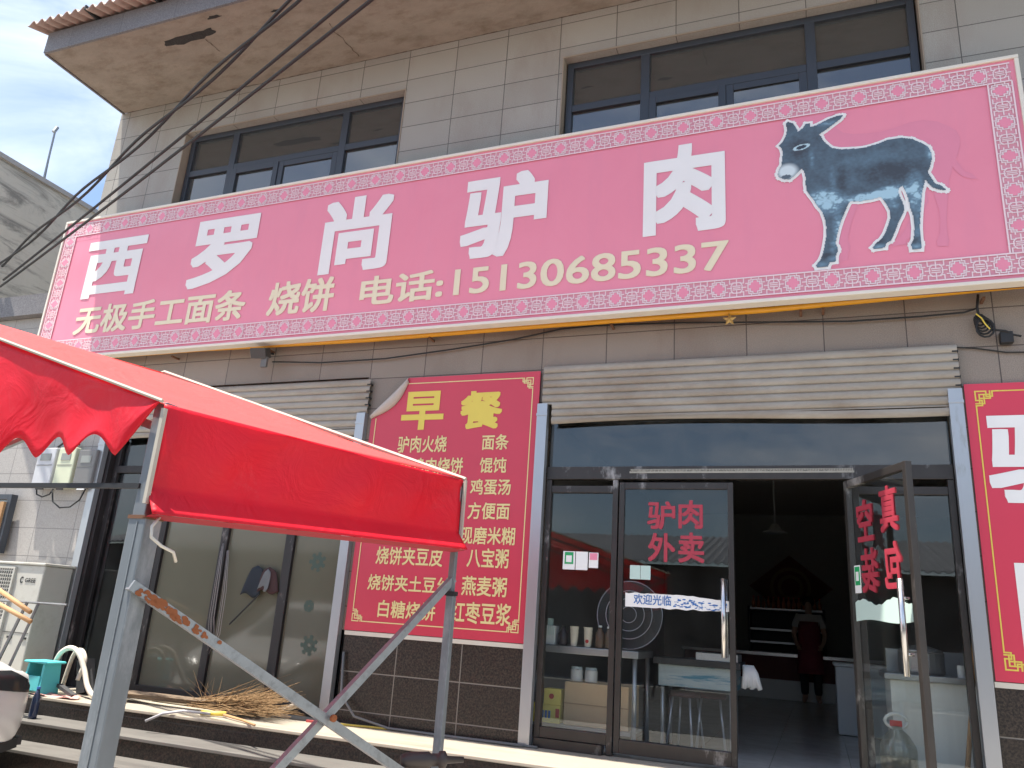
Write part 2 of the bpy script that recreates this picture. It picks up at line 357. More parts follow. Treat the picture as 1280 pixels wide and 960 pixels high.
# eave: plaster underside, granite fascia, corrugated roof sheet
b = MB(); b.box(-8.40, BX, 5.20, 6.398, 6.18, 6.30); b.build('soffit', M_soffit, bld)
mb = MB(); pp = []
for i in range(28):
    t = 2*math.pi*i/28; ca, sa = math.cos(t), math.sin(t)
    px = -6.46+.37*math.copysign(abs(ca)**.55, ca)+random.uniform(-.035, .035); py = 5.485+.055*math.copysign(abs(sa)**.6, sa)-(px+6.46)*.03+random.uniform(-.014, .014)
    pp.append((px, py))
mb.add([(x, y, 6.176) for x, y in pp], [tuple(range(28))[::-1]]); mb.build('soffit_patch', M_soot, bld)
for cx, cy, r in ((-5.95,5.30,.05),(-5.2,5.42,.04),(-3.9,5.35,.06),(-2.3,5.5,.04),(-1.4,5.4,.05)):
    q = [(cx+r*2.2*math.cos(2*math.pi*i/12)*random.uniform(.6,1.2), cy+r*.5*math.sin(2*math.pi*i/12)*random.uniform(.5,1.2), 6.1765) for i in range(12)]
    mb = MB(); mb.add(q, [tuple(range(12))[::-1]]); mb.build('soffit_patch', M_soot, bld)
b = MB(); b.box(-8.41, BX, 5.17, 5.199, 6.165, 6.45); b.box(-8.43, -8.405, 5.2, 6.4, 6.165, 6.44); b.build('fascia', M_fascia, bld)
b = MB()
for x, y0_, y1_ in ((-4.75, 5.75, 6.28), (-6.3, 5.56, 5.75), (-3.1, 5.3, 5.8), (-.9, 5.5, 6.1)):
    xx = x; yy = y0_; b = MB()
    while yy < y1_:
        nx = xx+random.uniform(-.012,.016); ny = yy+.035; wd_ = random.uniform(.002,.007)
        b.quad((xx-wd_, yy, 6.1768), (nx-wd_, ny, 6.1768), (nx+wd_, ny, 6.1768), (xx+wd_, yy, 6.1768)); xx, yy = nx, ny
    b.build('plaster_crack', mat('seam_mortar', (.10,.07,.05), .95), bld)
b = MB()
for x in [-8.35+.028*i for i in range(560)]:
    if True: d_ = .004+.016*abs(mnoise.noise(Vector((x*9, 5, 0)))); b.quad((x, 6.397-d_, 6.1772), (x, 6.397, 6.1772), (x+.028, 6.397, 6.1772), (x+.028, 6.397-d_, 6.1772))
b.build('plaster_joint', mat('seam_mortar', (.10,.07,.05), .95), bld)
def roof(u, v):
    x = -8.56+u*(BX+8.7); y = 5.0+v*4.6; z = 6.47+v*1.6
    return (x, y, z+.030*math.sin(2*math.pi*x/.135))
b = MB(); b.grid(roof, 1150, 6); b.build('roof', M_roof, bld, smooth=True, solid=.012)
b = MB()
for x in [-8.56+.93*i for i in range(1, 11)]: MB().box(x-.012, x+.012, 4.995, 5.30, 6.452, 6.512).build('roof_lap', M_black, bld)
b = MB(); b.grid(lambda u, v: (-8.5+u*(BX+8.5), 9.6+v*4.0, 8.05-v*1.6), 20, 2); b.box(-8.46, BX, 5.6, 13.4, 6.302, 6.40); b.build('roof_back', M_roof, bld, solid=.02)

def window(x0, x1, mull, sash, z0, zt, y):
    f = MB(); wd = .065
    f.box(x0, x0+wd, y, y+.08, z0, WT-.002); f.box(x1-wd, x1, y, y+.08, z0, WT-.002); f.box(x0+wd, x1-wd, y, y+.08, WT-.07, WT-.002); f.box(x0+wd, x1-wd, y, y+.08, z0, z0+.07)
    for m in mull: f.box(m-.045, m+.045, y, y+.08, z0+.07, WT-.07)
    xs = [x0+wd]+[q for m in mull for q in (m-.045, m+.045)]+[x1-wd]
    for a, c in zip(xs[::2], xs[1::2]): f.box(a, c, y+.002, y+.078, zt-.04, zt+.04)
    fr = f.build('window', M_alu, bld, bevel=.004)
    for i, (a, c) in enumerate(zip(xs[::2], xs[1::2])):
        MB().box(a, c, y+.035, y+.041, zt+.04, WT-.07).build('pane', M_winglass, fr)
        if i == 1:
            for s0, s1, dy in ((a, sash, 0), (sash, c, .012)):
                s = MB(); q = .07
                s.box(s0, s0+q, y-.012+dy, y+.05, z0+.07, zt-.042); s.box(s1-q, s1, y-.012+dy, y+.05, z0+.07, zt-.042); s.box(s0+q, s1-q, y-.012+dy, y+.05, zt-.112, zt-.042)
                s.build('sash', M_alu, fr, bevel=.004)
                MB().box(s0+q, s1-q, y+.018, y+.024, z0+.07, zt-.112).build('pane', M_winglass, fr)
        else: MB().box(a, c, y+.035, y+.041, z0+.07, zt-.04).build('pane', M_winglass, fr)
window(-7.20, -4.10, (-6.49, -4.90), -5.76, 4.25, 5.10, 6.49)
window(-2.20, 1.05, (-1.38, .17), -.60, 4.25, 5.08, 6.49)
for x0, x1 in ((-7.215, -4.085), (-2.215, 1.065)):
    b = MB(); b.box(x0-.012, x0, 6.392, 6.64, 4.21, WT); b.box(x1, x1+.012, 6.392, 6.64, 4.21, WT)
    b.box(x0-.012, x1+.012, 6.386, 6.398, WT-.004, WT+.012)
    b.build('window_reveal', mat('reveal_stone', (.33,.27,.21), .7), bld)
# rooms
b = MB()
b.box(-8.2, BX, 10.2, 10.3, 2.5, 6.18); b.box(-8.2, BX, 6.67, 10.2, 2.40, 2.50); b.box(-3.4, -3.3, 6.67, 10.2, 2.5, 6.18); b.box(-8.2, -8.1, 6.67, 10.2, 2.5, 6.18); b.box(2.2, 2.3, 6.67, 10.2, 2.5, 6.18)
b.build('upstairs_room', M_dark, bld)
b = MB()
b.box(-2.95, -2.85, 6.67, 16.2, -.934, 2.36); b.box(2.6, 2.7, 6.67, 16.2, -.934, 2.36); b.box(-2.95, 2.7, 16.2, 16.3, -.934, 2.36)
b.box(-7.6, -7.5, 6.67, 8.4, -.934, 2.36); b.box(-7.6, -2.96, 8.4, 8.5, -.934, 2.36)
b.build('shop_inner_wall', M_inwall, bld)
b = MB(); b.box(-7.6, 2.7, 6.67, 16.3, 2.362, 2.40); b.build('shop_ceiling', M_inceil, bld)
b = MB(); b.box(-7.6, 2.7, 6.462, 16.3, -1.0, -.936); b.build('shop_floor', M_floor, bld)
# roller shutters
def shutter(x0, x1, xa, xb, z0, z1, zr):
    b = MB(); n = 8; h = (z1-z0)/n
    def prof(z): return .022*abs(math.sin(math.pi*z/h))**.6
    vs = []; N = n*8
    for row in range(N):
        za = z0+(z1-z0)*row/N; zb = z0+(z1-z0)*(row+1)/N
        l, r = (xa, xb) if zb <= zr else (x0, x1); m = 24
        for i in range(m):
            a = l+(r-l)*i/m; c = l+(r-l)*(i+1)/m
            sag = lambda x: .02*math.sin((x-l)*1.7)*max(0, 1-(za-z0)/.15) if row < 6 else 0
            b.quad((a, 6.395-prof(za-z0)-.03, za+sag(a)), (c, 6.395-prof(za-z0)-.03, za+sag(c)), (c, 6.395-prof(zb-z0)-.03, zb+sag(c)*.8), (a, 6.395-prof(zb-z0)-.03, zb+sag(a)*.8))
    s = b.build('roller_shutter', M_shutter, bld, solid=.004)
    for i in range(n):
        z = z0+h*i
        if z >= zr: MB().box(x1-.035, x1+.006, 6.345, 6.394, z+.006, z+.022).build('slat_end', M_black, s)
shutter(-2.225, 1.075, -2.13, .985, 1.70, 2.24, 1.88)
shutter(-7.42, -4.03, -7.34, -4.10, 1.655, 2.21, 1.87)
for x, zt in ((-2.215, 1.885), (1.03, 1.885), (-4.085, 1.86), (-7.40, 1.70)):
    b = MB(); wd = .095
    b.box(x-wd/2, x+wd/2, 6.33, 6.397, -.93, zt); b.box(x-wd/2-.004, x+wd/2+.004, 6.325, 6.33, zt-.115, zt-.09)
    b.build('shutter_rail', M_rail, bld, bevel=.006)
# main shopfront: transom, panels
YF = 6.44
f = MB(); q = .055
f.box(-2.165, .98, YF-.03, YF+.05, 1.215, 1.325)
f.box(-2.165, -2.117, YF-.025, YF+.045, -.93, 1.213); f.box(-1.572, -1.525, YF-.025, YF+.045, -.93, 1.213)
f.box(-2.117, -1.572, YF-.022, YF+.042, 1.10, 1.16); f.box(-2.117, -1.572, YF-.022, YF+.042, -.86, -.78)
f.box(.285, .332, YF-.025, YF+.045, -.93, 1.213); f.box(.935, .98, YF-.025, YF+.045, -.93, 1.213); f.box(.332, .935, YF-.022, YF+.042, 1.10, 1.16); f.box(.332, .935, YF-.022, YF+.042, -.90, -.82)
sf = f.build('shopfront_frame', M_dframe, bld, bevel=.004)
MB().box(-2.165, .98, YF+.005, YF+.012, 1.325, 2.2).build('transom_glass', glass_mat('dusty_transom_glass', (.45,.46,.46), .05, gloss=(.93,.92,.90), dirt=.12, wav=.25), sf)
MB().box(-2.117, -1.572, YF+.005, YF+.012, -.78, 1.10).build('side_glass', M_glass, sf)
MB().box(.332, .935, YF+.005, YF+.012, -.82, 1.10).build('side_glass', M_glass, sf)
b = MB()
for i in range(150):
    x = -1.42+i*.0115
    b.box(x, x+.0075, YF-.036, YF-.031, 1.283+random.uniform(-.003,.003), 1.300)
b.box(-1.43, .31, YF-.034, YF-.0305, 1.266, 1.281)
b.build('air_curtain_strip', mat('dusty_strip', (.36,.34,.29), .8, amt=.3, scale=30), sf)
b = MB(); b.box(-2.15, -1.6, YF-.05, YF+.03, -.932, -.862); b.build('threshold', M_dframe, sf)
# leaf lettering and stickers, local door coordinates: x from hinge, outer face at -y
def door(name, wdt, flip=1):
    """leaf in its own frame: x 0..wdt, y 0 = outer face, z absolute eye-relative"""
    f = MB(); q = .044; z0, z1 = -.905, 1.19
    f.box(0, q, 0, .045, z0, z1); f.box(wdt-q, wdt, 0, .045, z0, z1); f.box(q, wdt-q, .001, .044, z1-.055, z1); f.box(q, wdt-q, .001, .044, z0, z0+.10)
    return f
def place(mbs, hinge, ang, mirror=False):
    ca, sa = math.cos(ang), math.sin(ang)
    for m in mbs:
        m.v = [(hinge[0]+x*ca-y*sa, hinge[1]+x*sa+y*ca, z) for x, y, z in m.v]
# left leaf (closed), hinge at x=-1.515
f = door('d', .925); g = MB().box(.044, .881, .018, .024, -.80, 1.135)
h = MB(); h.tube([(.845,-.055,-.15),(.845,-.055,.43)], .019, 10); h.tube([(.845,-.055,-.02),(.845,.0,-.02)], .01, 6); h.tube([(.845,-.055,.31),(.845,.0,.31)], .01, 6)
h2 = MB(); h2.tube([(.845,.10,-.15),(.845,.10,.43)], .019, 10); h2.tube([(.845,.10,-.02),(.845,.045,-.02)], .01, 6); h2.tube([(.845,.10,.31),(.845,.045,.31)], .01, 6)
L = MB(); P = flat(.0165)
for ch, x0, x1, z1, z0 in (('驴', .235, .465, 1.035, .805), ('肉', .49, .685, 1.045, .815), ('外', .245, .465, .775, .545), ('卖', .49, .695, .785, .545)): text(L, ch, x0, x1, z0, z1, P, .024)
s1 = MB(); pts = []
for i in range(33): pts.append((.066+.82*i/32, .292-.06*max(0,(i/32-.55))-.010*mnoise.noise(Vector((i*.45,1,0)))))
for i in range(32, -1, -1): pts.append((.066+.82*i/32, .183+.010*mnoise.noise(Vector((i*.4,7,0)))+.04*max(0, i/32-.8)))
s1.add([(x, .0168, z) for x, z in pts], [tuple(range(len(pts)))[::-1]])
s1.cur = 1; text(s1, '欢迎光临', .135, .435, .205, .285, flat(.0160), .012)
random.seed(5)
for i in range(80):
    x = .46+.40*random.random()**1.3; z = random.uniform(.200, .262)-.05*max(0, x-.55); r = random.uniform(.004, .013)
    s1.add([(x+r*1.5*math.cos(k*1.05)*random.uniform(.5,1.2), .0158-.0001*i*.1, z+r*.6*math.sin(k*1.05)*random.uniform(.5,1.2)) for k in range(6)], [(5,4,3,2,1,0)])
s2 = MB(); s2.box(.10, .185, .0150, .0168, .40, .51); s2.box(.188, .268, .0150, .0168, .40, .51)
place([f, g, h, h2, L, s1, s2], (-1.515, YF-.02), 0)
d1 = f.build('door', M_dframe, bld, bevel=.004); tag(d1, 'closed glass door with red characters and a torn white sticker')
g.build('glass', M_glass, d1); h.build('handle', M_chrome, d1, smooth=True); h2.build('handle', M_chrome, d1, smooth=True); L.build('lettering', M_redlet, d1); s1.build('torn_sticker', [M_white, M_blue], d1); s2.build('paper_sticker', M_mint, d1)
# right leaf, swung outwards about a pivot at x=.27; local x runs from hinge, outer face is -y when closed towards -x -> built mirrored
f = door('d', .85); g = MB().box(.044, .806, .018, .024, -.80, 1.135)
h = MB(); hx = .775
for yy, y1 in ((.10, .045),):
    h.tube([(hx,yy,-.16),(hx,yy,.43)], .019, 10); h.tube([(hx,yy,-.03),(hx,y1,-.03)], .01, 6); h.tube([(hx,yy,.31),(hx,y1,.31)], .01, 6)
# the closed leaf would run from x=.27 towards -x: outside reads left to right = decreasing local x
L = MB(); PR = lambda x, z, k=0: (.85-x, .0262+.00025*k, z)
PF = lambda x, z, k=0: (.85-x, .0165-.00025*k, z)
for ch, x0, x1, z1, z0 in (('真', .17, .39, 1.07, .755), ('空', .49, .71, 1.02, .72), ('包', .16, .38, .69, .38), ('装', .46, .69, .67, .36)):
    text(L, ch, x0, x1, z0, z1, PF, .024); text(L, ch, x0, x1, z0, z1, PR, .024)
s1 = MB(); pts = [(.05+.72*i/20, .30+.022*math.sin(i*.55)+.006*math.sin(i*2.3)) for i in range(21)]+[(.05+.72*i/20, .17+.012*math.sin(i*.31)) for i in range(20, -1, -1)]
n_ = len(pts)
s1.add([(x, .0262, z) for x, z in pts]+[(x, .0285, z) for x, z in pts], [tuple(range(n_)), tuple(range(n_, 2*n_))[::-1]]+[(i, (i+1) % n_, n_+(i+1) % n_, n_+i) for i in range(n_)])
s2 = MB(); s2.box(.058, .145, .0262, .0275, .365, .56); s2.cur = 1; s2.box(.066, .137, .0277, .0286, .42, .55); s2.cur = 0; s2.box(.082, .121, .0288, .0295, .45, .515)
a_open = math.atan2(-.83, .385)
for m in (f, g, h, L, s1, s2):
    # mirror local y so that the face that is outside when shut ends up on the far side of the swung leaf
    m.v = [(x, -y, z) for x, y, z in m.v]; m.f = [t[::-1] for t in m.f]
# faces: after the swing the outer face (local -y, now +y) points to the right and away
def place2(m):
    ca, sa = math.cos(a_open), math.sin(a_open); m.v = [(.265+x*ca-y*sa, YF-.03+x*sa+y*ca, z) for x, y, z in m.v]
for m in (f, g, h, L, s1, s2): place2(m)
d2 = f.build('door', M_dframe, bld, bevel=.004); tag(d2, 'glass door standing open towards the street')
g.build('glass', M_glass, d2); h.build('handle', M_chrome, d2, smooth=True); L.build('lettering', M_redlet, d2); s1.build('torn_sticker', M_mint, d2); s2.build('payment_sticker', [M_white, M_green], d2)
# stickers on the left side pane (code squares left blank)
b = MB(); b.box(-1.99, -1.885, YF-.002, YF+.003, .455, .605); b.box(-1.878, -1.775, YF-.002, YF+.003, .455, .605); b.box(-1.765, -1.685, YF-.002, YF+.003, .475, .60)
b.cur = 1; b.box(-1.975, -1.90, YF-.004, YF-.0025, .50, .598)
b.cur = 2; b.box(-1.757, -1.693, YF-.004, YF-.0025, .54, .595)
b.cur = 0; b.box(-1.962, -1.913, YF-.006, YF-.0045, .515, .57)
b.build('payment_sticker', [M_white, M_green, M_pinkfill], sf)
# left bay: filmed glass panels
f = MB(); YB = 6.50
for x, wd in ((-7.27, .07), (-6.42, .07), (-5.60, .085), (-4.80, .10), (-4.14, .05)): f.box(x-wd/2, x+wd/2, YB-.03, YB+.05, -.93, 1.95)
f.box(-7.458, -7.306, 6.404, 6.655, -.93, 2.24); f.box(-7.30, -4.115, YB-.032, YB+.052, 1.30, 1.38); f.box(-7.30, -4.115, YB-.028, YB+.048, -.93, -.84)
lf = f.build('bay_frame', mat('black_steel_frame', (.035,.03,.03), .45, .4, amt=.4, scale=9, col2=(.20,.17,.16), s2=9, t2=(.6,.7), stretch=(1,1,.3)), bld, bevel=.004)
MB().box(-7.235, -6.455, YB+.005, YB+.012, -.84, 1.30).build('clear_pane', M_darkglass, lf)
for i, (x0, x1) in enumerate(((-6.385, -5.645), (-5.5575, -4.85), (-4.75, -4.165))):
    pn = MB().box(x0, x1, YB+.005, YB+.012, -.84, 1.30).build('filmed_pane', M_film, lf)
    if i:
        for cx, cz, r in (((x0+.38, .62, .0),) if i == 1 else ((-4.47, .43, .085), (-4.44, -.33, .085), (-4.50, .02, .05))):
            s = MB()
            for kk in range(14):
                if r <= 0: break
                t = 2*math.pi*kk/14; rr = r*(.65+.35*(kk % 2)); c1, s_1 = math.cos(t), math.sin(t)
                s.add([(cx+rr*c1+.022*s_1, YB+.0035-.0001*kk, cz+rr*s_1-.022*c1), (cx+rr*1.15*c1, YB+.0035-.0001*kk, cz+rr*1.15*s_1), (cx+rr*c1-.022*s_1, YB+.0035-.0001*kk, cz+rr*s_1+.022*c1), (cx+.2*rr*c1, YB+.0035-.0001*kk, cz+.2*rr*s_1)], [(0,1,2,3)])
            if s.v: s.build('flower_sticker', M_flower, pn)
MB().box(-7.3, -4.115, YB+.006, YB+.013, 1.38, 1.95).build('top_pane', M_darkglass, lf)

# ------------------------------------------------------------------ annex to the left and the concrete neighbour
an = thing('annex', 'single storey tiled annex with a dark granite band along its roof edge', 'building', (-10, 6.4, -.934))
b = MB(); b.box(-12, -8.82, 6.405, 6.65, -.934, 3.28); b.box(-8.82, -7.46, 6.405, 6.65, -.934, 3.28)
b.build('wall', M_tile_annex, an)
b = MB(); b.box(-12, -8.47, 6.30, 6.42, 3.285, 3.56); b.box(-12, -8.47, 6.42, 12, 3.42, 3.52); b.build('roof_band', M_fascia, an)
f = MB(); f.box(-9.35, -9.29, 6.28, 6.36, .36, 1.02); f.box(-8.60, -8.54, 6.28, 6.36, .36, 1.02); f.box(-9.29, -8.60, 6.282, 6.358, .96, 1.02); f.box(-9.29, -8.60, 6.282, 6.358, .36, .42)
wf = f.build('window', M_alu, an, bevel=.004); MB().box(-9.29, -8.60, 6.32, 6.326, .42, .96).build('pane', M_winglass, wf)
b = MB(); b.box(-8.66, -8.60, 6.25, 6.281, .45, .93); b.build('wooden_sash', M_wood, wf)
nb = MB(); nb.box(-22, -12.02, 6.0, 26, -1.39, 6.62); nbo = nb.build('concrete_building', M_conc); tag(nbo, 'tall blank wall of bare streaked grey concrete rising behind the annex', 'building')
b = MB(); b.box(-22.1, -11.98, 5.9, 26, 6.62, 6.70); b.build('coping', mat('coping_cement', (.36,.35,.33), .95, amt=.2), nbo)
b = MB(); b.tube([(-12.06, 8.0, 6.68), (-12.03, 7.95, 7.66)], .018, 6); b.tube([(-12.10, 8.05, 6.68), (-12.03, 7.95, 7.50)], .012, 5); b.tube([(-12.03,7.93,7.60),(-12.03,7.97,7.72)], .035, 6)
tag(b.build('antenna_pole', M_steel), 'thin pale metal pole standing on top of the concrete wall', 'pole')

# ------------------------------------------------------------------ the long pink sign
def SY(x): return 6.2-.00778*(x+8.64)
def PS(off): return lambda x, z, k=0: (x, SY(x)-off-.00025*k, z)
SX0, SX1 = -8.645, 1.645
def ZT(x): return 4.436+(x-SX0)/(SX1-SX0)*.090
def ZB(x): return 2.636+(x-SX0)/(SX1-SX0)*.004
sg = thing('shop_sign', 'very long faded pink sign with big white characters and a donkey picture', 'sign', (-3.5, 6.17, 2.636))
b = MB()
fr = .028
n = 40
for i in range(n):
    xa = SX0+(SX1-SX0)*i/n; xb = SX0+(SX1-SX0)*(i+1)/n
    b.quad((xa, SY(xa), ZB(xa)), (xb, SY(xb), ZB(xb)), (xb, SY(xb), ZT(xb)), (xa, SY(xa), ZT(xa)))
b.build('banner', M_pink, sg)
b = MB()
for za, zb in ((ZT, lambda x: ZT(x)+.03), (lambda x: ZB(x)-.03, ZB)):
    xa, xb = SX0-.03, SX1+.03
    b.add([(xa, SY(xa)-.02, za(xa)), (xb, SY(xb)-.02, za(xb)), (xb, SY(xb)+.09, za(xb)), (xa, SY(xa)+.09, za(xa)), (xa, SY(xa)-.02, zb(xa)), (xb, SY(xb)-.02, zb(xb)), (xb, SY(xb)+.09, zb(xb)), (xa, SY(xa)+.09, zb(xa))],
          [(0,3,2,1),(4,5,6,7),(0,1,5,4),(1,2,6,5),(2,3,7,6),(3,0,4,7)])
for xa, xb in ((SX0-.03, SX0), (SX1, SX1+.03)):
    b.box(xa, xb, SY(xa)-.019, SY(xa)+.089, ZB(xa)+.001, ZT(xa)-.001)
b.build('frame', M_signframe, sg, bevel=.004)
b = MB()
for i in range(9):
    x = SX0+.4+i*1.2; b.bar((x, SY(x)+.07, 2.70), (x, 6.398, 2.70), .03); b.bar((x, SY(x)+.07, 4.3), (x, 6.398, 4.3), .03)
b.box(SX0+.02, SX1-.02, 6.23, 6.25, 2.62, 2.66)
b.build('bracket', mat('brown_rust', (.16,.075,.04), .9, amt=.3), sg)
# lattice border
bd = MB(); O1, O2, O3 = .004, .008, .012
bw, mg = .165, .035
cross = [(.38,.12),(.62,.12),(.62,.24),(.76,.24),(.76,.38),(.88,.38),(.88,.62),(.76,.62),(.76,.76),(.62,.76),(.62,.88),(.38,.88),(.38,.76),(.24,.76),(.24,.62),(.12,.62),(.12,.38),(.24,.38),(.24,.24),(.38,.24)]
inner = [(.5+(a-.5)*.84, .5+(c-.5)*.84) for a, c in cross]
latA = [[(0,.30),(.16,.30),(.16,.14),(.30,.14),(.30,0)], [(1,.30),(.84,.30),(.84,.14),(.70,.14),(.70,0)], [(0,.70),(.16,.70),(.16,.86),(.30,.86),(.30,1)], [(1,.70),(.84,.70),(.84,.86),(.70,.86),(.70,1)]]
latB = [[(.0,.5),(.22,.5)], [(1,.5),(.78,.5)], [(.30,.22),(.70,.22),(.80,.38),(.80,.62),(.70,.78),(.30,.78),(.20,.62),(.20,.38),(.30,.22)], [(.5,0),(.5,.36)], [(.5,1),(.5,.64)], [(.30,.40),(.70,.40)], [(.30,.60),(.70,.60)], [(.32,.5),(.68,.5)],
        [(.12,0),(.12,.26),(.30,.26)], [(.88,0),(.88,.26),(.70,.26)], [(.12,1),(.12,.74),(.30,.74)], [(.88,1),(.88,.74),(.70,.74)]]
def unit(fn, kind):
    if kind == 'A':
        bd.cur = 1; bd.add([fn(a, c, 4) for a, c in inner], [tuple(range(len(inner)))]); bd.cur = 2
        strip(bd, fn, cross, .062, True)
        for s in latA: strip(bd, fn, s, .058)
    else:
        bd.cur = 2
        for s in latB: strip(bd, fn, s, .058)
def hband(z_of, flip):
    nU = 70; W = (SX1-SX0-2*mg)/nU
    bd.cur = 0
    for i in range(nU):
        xa = SX0+mg+W*i; xb = xa+W
        bd.quad(*[(x, SY(x)-O1, z_of(x)+d) for x, d in ((xa, 0), (xb, 0), (xb, bw), (xa, bw))])
    for i in range(nU):
        xa = SX0+mg+W*i
        fn = lambda a, c, k=0, xa=xa: (xa+a*W, SY(xa+a*W)-O2-.00025*k, z_of(xa+a*W)+c*bw)
        unit(fn, 'AB'[i % 2])
    bd.cur = 2
    for d in (0, bw):
        for i in range(20):
            xa = SX0+mg+(SX1-SX0-2*mg)*i/20; xb = SX0+mg+(SX1-SX0-2*mg)*(i+1)/20
            bd.quad(*[(x, SY(x)-O3, z_of(x)+d+e) for x, e in ((xa, -.006), (xb, -.006), (xb, .006), (xa, .006))])
hband(lambda x: ZT(x)-mg-bw, 0); hband(lambda x: ZB(x)+mg, 1)
for xs in (SX0+mg, SX1-mg-bw):
    nV = 10; za, zb = 2.645+mg+bw, ZT(xs)-mg-bw; H = (zb-za)/nV
    bd.cur = 0; bd.quad(*[(x, SY(x)-O1-.0005, z) for x, z in ((xs, za), (xs+bw, za), (xs+bw, zb), (xs, zb))])
    for j in range(nV):
        fn = lambda a, c, k=0, j=j: (xs+a*bw, SY(xs+a*bw)-O2-.00025*k, za+(j+c)*H)
        unit(fn, 'BA'[j % 2])
    bd.cur = 2
    for d in (0, bw): bd.quad(*[(x, SY(x)-O3, z) for x, z in ((xs+d-.006, za), (xs+d+.006, za), (xs+d+.006, zb), (xs+d-.006, zb))])
bd.build('lattice_border', [M_pinkdull, M_pinkfill, mat('pale_pink_print', (.86,.68,.70), .45, amt=.05)], sg)
PW = PS(.004)
for ch, x0, x1, z0, z1 in (('西', -8.165, -7.225, 3.355, 4.115), ('罗', -6.50, -5.60, 3.325, 4.175), ('尚', -4.72, -3.90, 3.315, 4.19), ('驴', -3.10, -2.215, 3.295, 4.195), ('肉', -1.30, -.585, 3.325, 4.21)):
    t = MB(); text(t, ch, x0, x1, z0, z1, PW, .034, 8); t.build('large_character', M_white, sg)
for s, x0, x1, z0, z1 in (('无极手工面条', -8.10, -5.595, 2.895, 3.255), ('烧饼', -5.30, -4.475, 2.90, 3.285), ('电话:', -4.165, -3.235, 2.915, 3.235), ('15130685337', -3.12, -.565, 2.935, 3.21)):
    t = MB(); text(t, s, x0, x1, z0, z1, PW, .024 if s[0] != '1' else .016, 5); t.build('small_lettering', M_cream, sg)
DK = [(-.07,4.258),(-.056,4.272),(-.013,4.247),(.012,4.192),(.024,4.156),(.065,4.186),(.087,4.224),(.122,4.221),(.124,4.185),(.169,4.192),(.265,4.233),(.344,4.253),(.383,4.249),(.358,4.215),(.293,4.168),(.229,4.122),(.188,4.1),(.203,4.077),(.217,4.036),(.246,3.992),(.282,3.95),(.343,3.926),(.434,3.914),(.524,3.909),(.615,3.925),(.705,3.952),(.794,3.954),(.879,3.927),(.947,3.874),(.989,3.829),(1.004,3.771),(1.002,3.717),(.983,3.648),(.965,3.605),(.985,3.557),(1.008,3.499),(1.048,3.475),(1.081,3.428),(1.038,3.436),(.991,3.463),(.96,3.507),(.943,3.546),(.932,3.503),(.913,3.443),(.898,3.339),(.883,3.235),(.872,3.132),(.869,3.029),(.875,2.994),(.867,2.947),(.805,2.951),(.802,2.994),(.823,3.035),(.836,3.137),(.834,3.242),(.819,3.315),(.813,3.387),(.798,3.46),(.779,3.514),(.759,3.503),(.745,3.469),(.753,3.422),(.772,3.357),(.778,3.303),(.758,3.253),(.725,3.187),(.699,3.12),(.677,3.07),(.665,3.046),(.628,3.024),(.619,2.99),(.54,2.986),(.53,3.001),(.565,3.041),(.595,3.063),(.627,3.112),(.653,3.179),(.675,3.246),(.676,3.3),(.658,3.356),(.633,3.413),(.62,3.437),(.554,3.425),(.465,3.42),(.392,3.431),(.372,3.397),(.35,3.346),(.321,3.277),(.298,3.208),(.279,3.138),(.265,3.069),(.278,3.032),(.28,3.005),(.263,2.963),(.257,2.911),(.215,2.906),(.199,2.873),(.117,2.873),(.108,2.892),(.142,2.932),(.162,2.974),(.18,3.043),(.197,3.131),(.204,3.22),(.197,3.294),(.178,3.37),(.142,3.43),(.121,3.48),(.093,3.531),(.067,3.582),(.064,3.648),(.066,3.705),(.056,3.764),(.038,3.796),(.017,3.771),(-.016,3.738),(-.057,3.706),(-.105,3.713),(-.144,3.739),(-.154,3.77),(-.141,3.816),(-.116,3.86),(-.114,3.909),(-.104,3.966),(-.114,4.017),(-.134,4.046),(-.1,4.084),(-.074,4.139),(-.064,4.187)]
def fillpoly(mb, pts, P):
    bm = bmesh.new(); vv = [bm.verts.new((x, 0, z)) for x, z in pts]; f = bm.faces.new(vv)
    if f.normal.length == 0: f.normal_update()
    r = bmesh.ops.triangulate(bm, faces=[f]); bm.verts.index_update()
    tri = []
    for f in bm.faces:
        ix = [v.index for v in f.verts]; a, c, d = [pts[i] for i in ix]
        if (c[0]-a[0])*(d[1]-a[1])-(c[1]-a[1])*(d[0]-a[0]) < 0: ix = ix[::-1]
        tri.append(tuple(ix))
    mb.add([P(x, z, 0) for x, z in pts], tri); bm.free()
def inside(x, z, pts):
    c = False; j = len(pts)-1
    for i in range(len(pts)):
        if (pts[i][1] > z) != (pts[j][1] > z) and x < (pts[j][0]-pts[i][0])*(z-pts[i][1])/(pts[j][1]-pts[i][1])+pts[i][0]: c = not c
        j = i
    return c
t = MB(); fillpoly(t, [(min(.25+(x-.2)*1.16+.03, 1.42), 2.9+(z-2.9)*1.13) for x, z in DK], PS(.003)); t.build('faint_donkey_print', M_ghost, sg)
t = MB()
for (x0, z0), (x1, z1) in zip(DK, DK[1:]+DK[:1]):      # white cut-out margin
    strip(t, PS(.0045), [(x0, z0), (x1, z1)], .044)
    t.add([PS(.0045)(x0+.0235*math.cos(q*.524), z0+.0235*math.sin(q*.524), 10+.3*(_k[0] % 3)) for q in range(12)], [tuple(range(12))])
t.build('donkey_outline', M_white, sg)
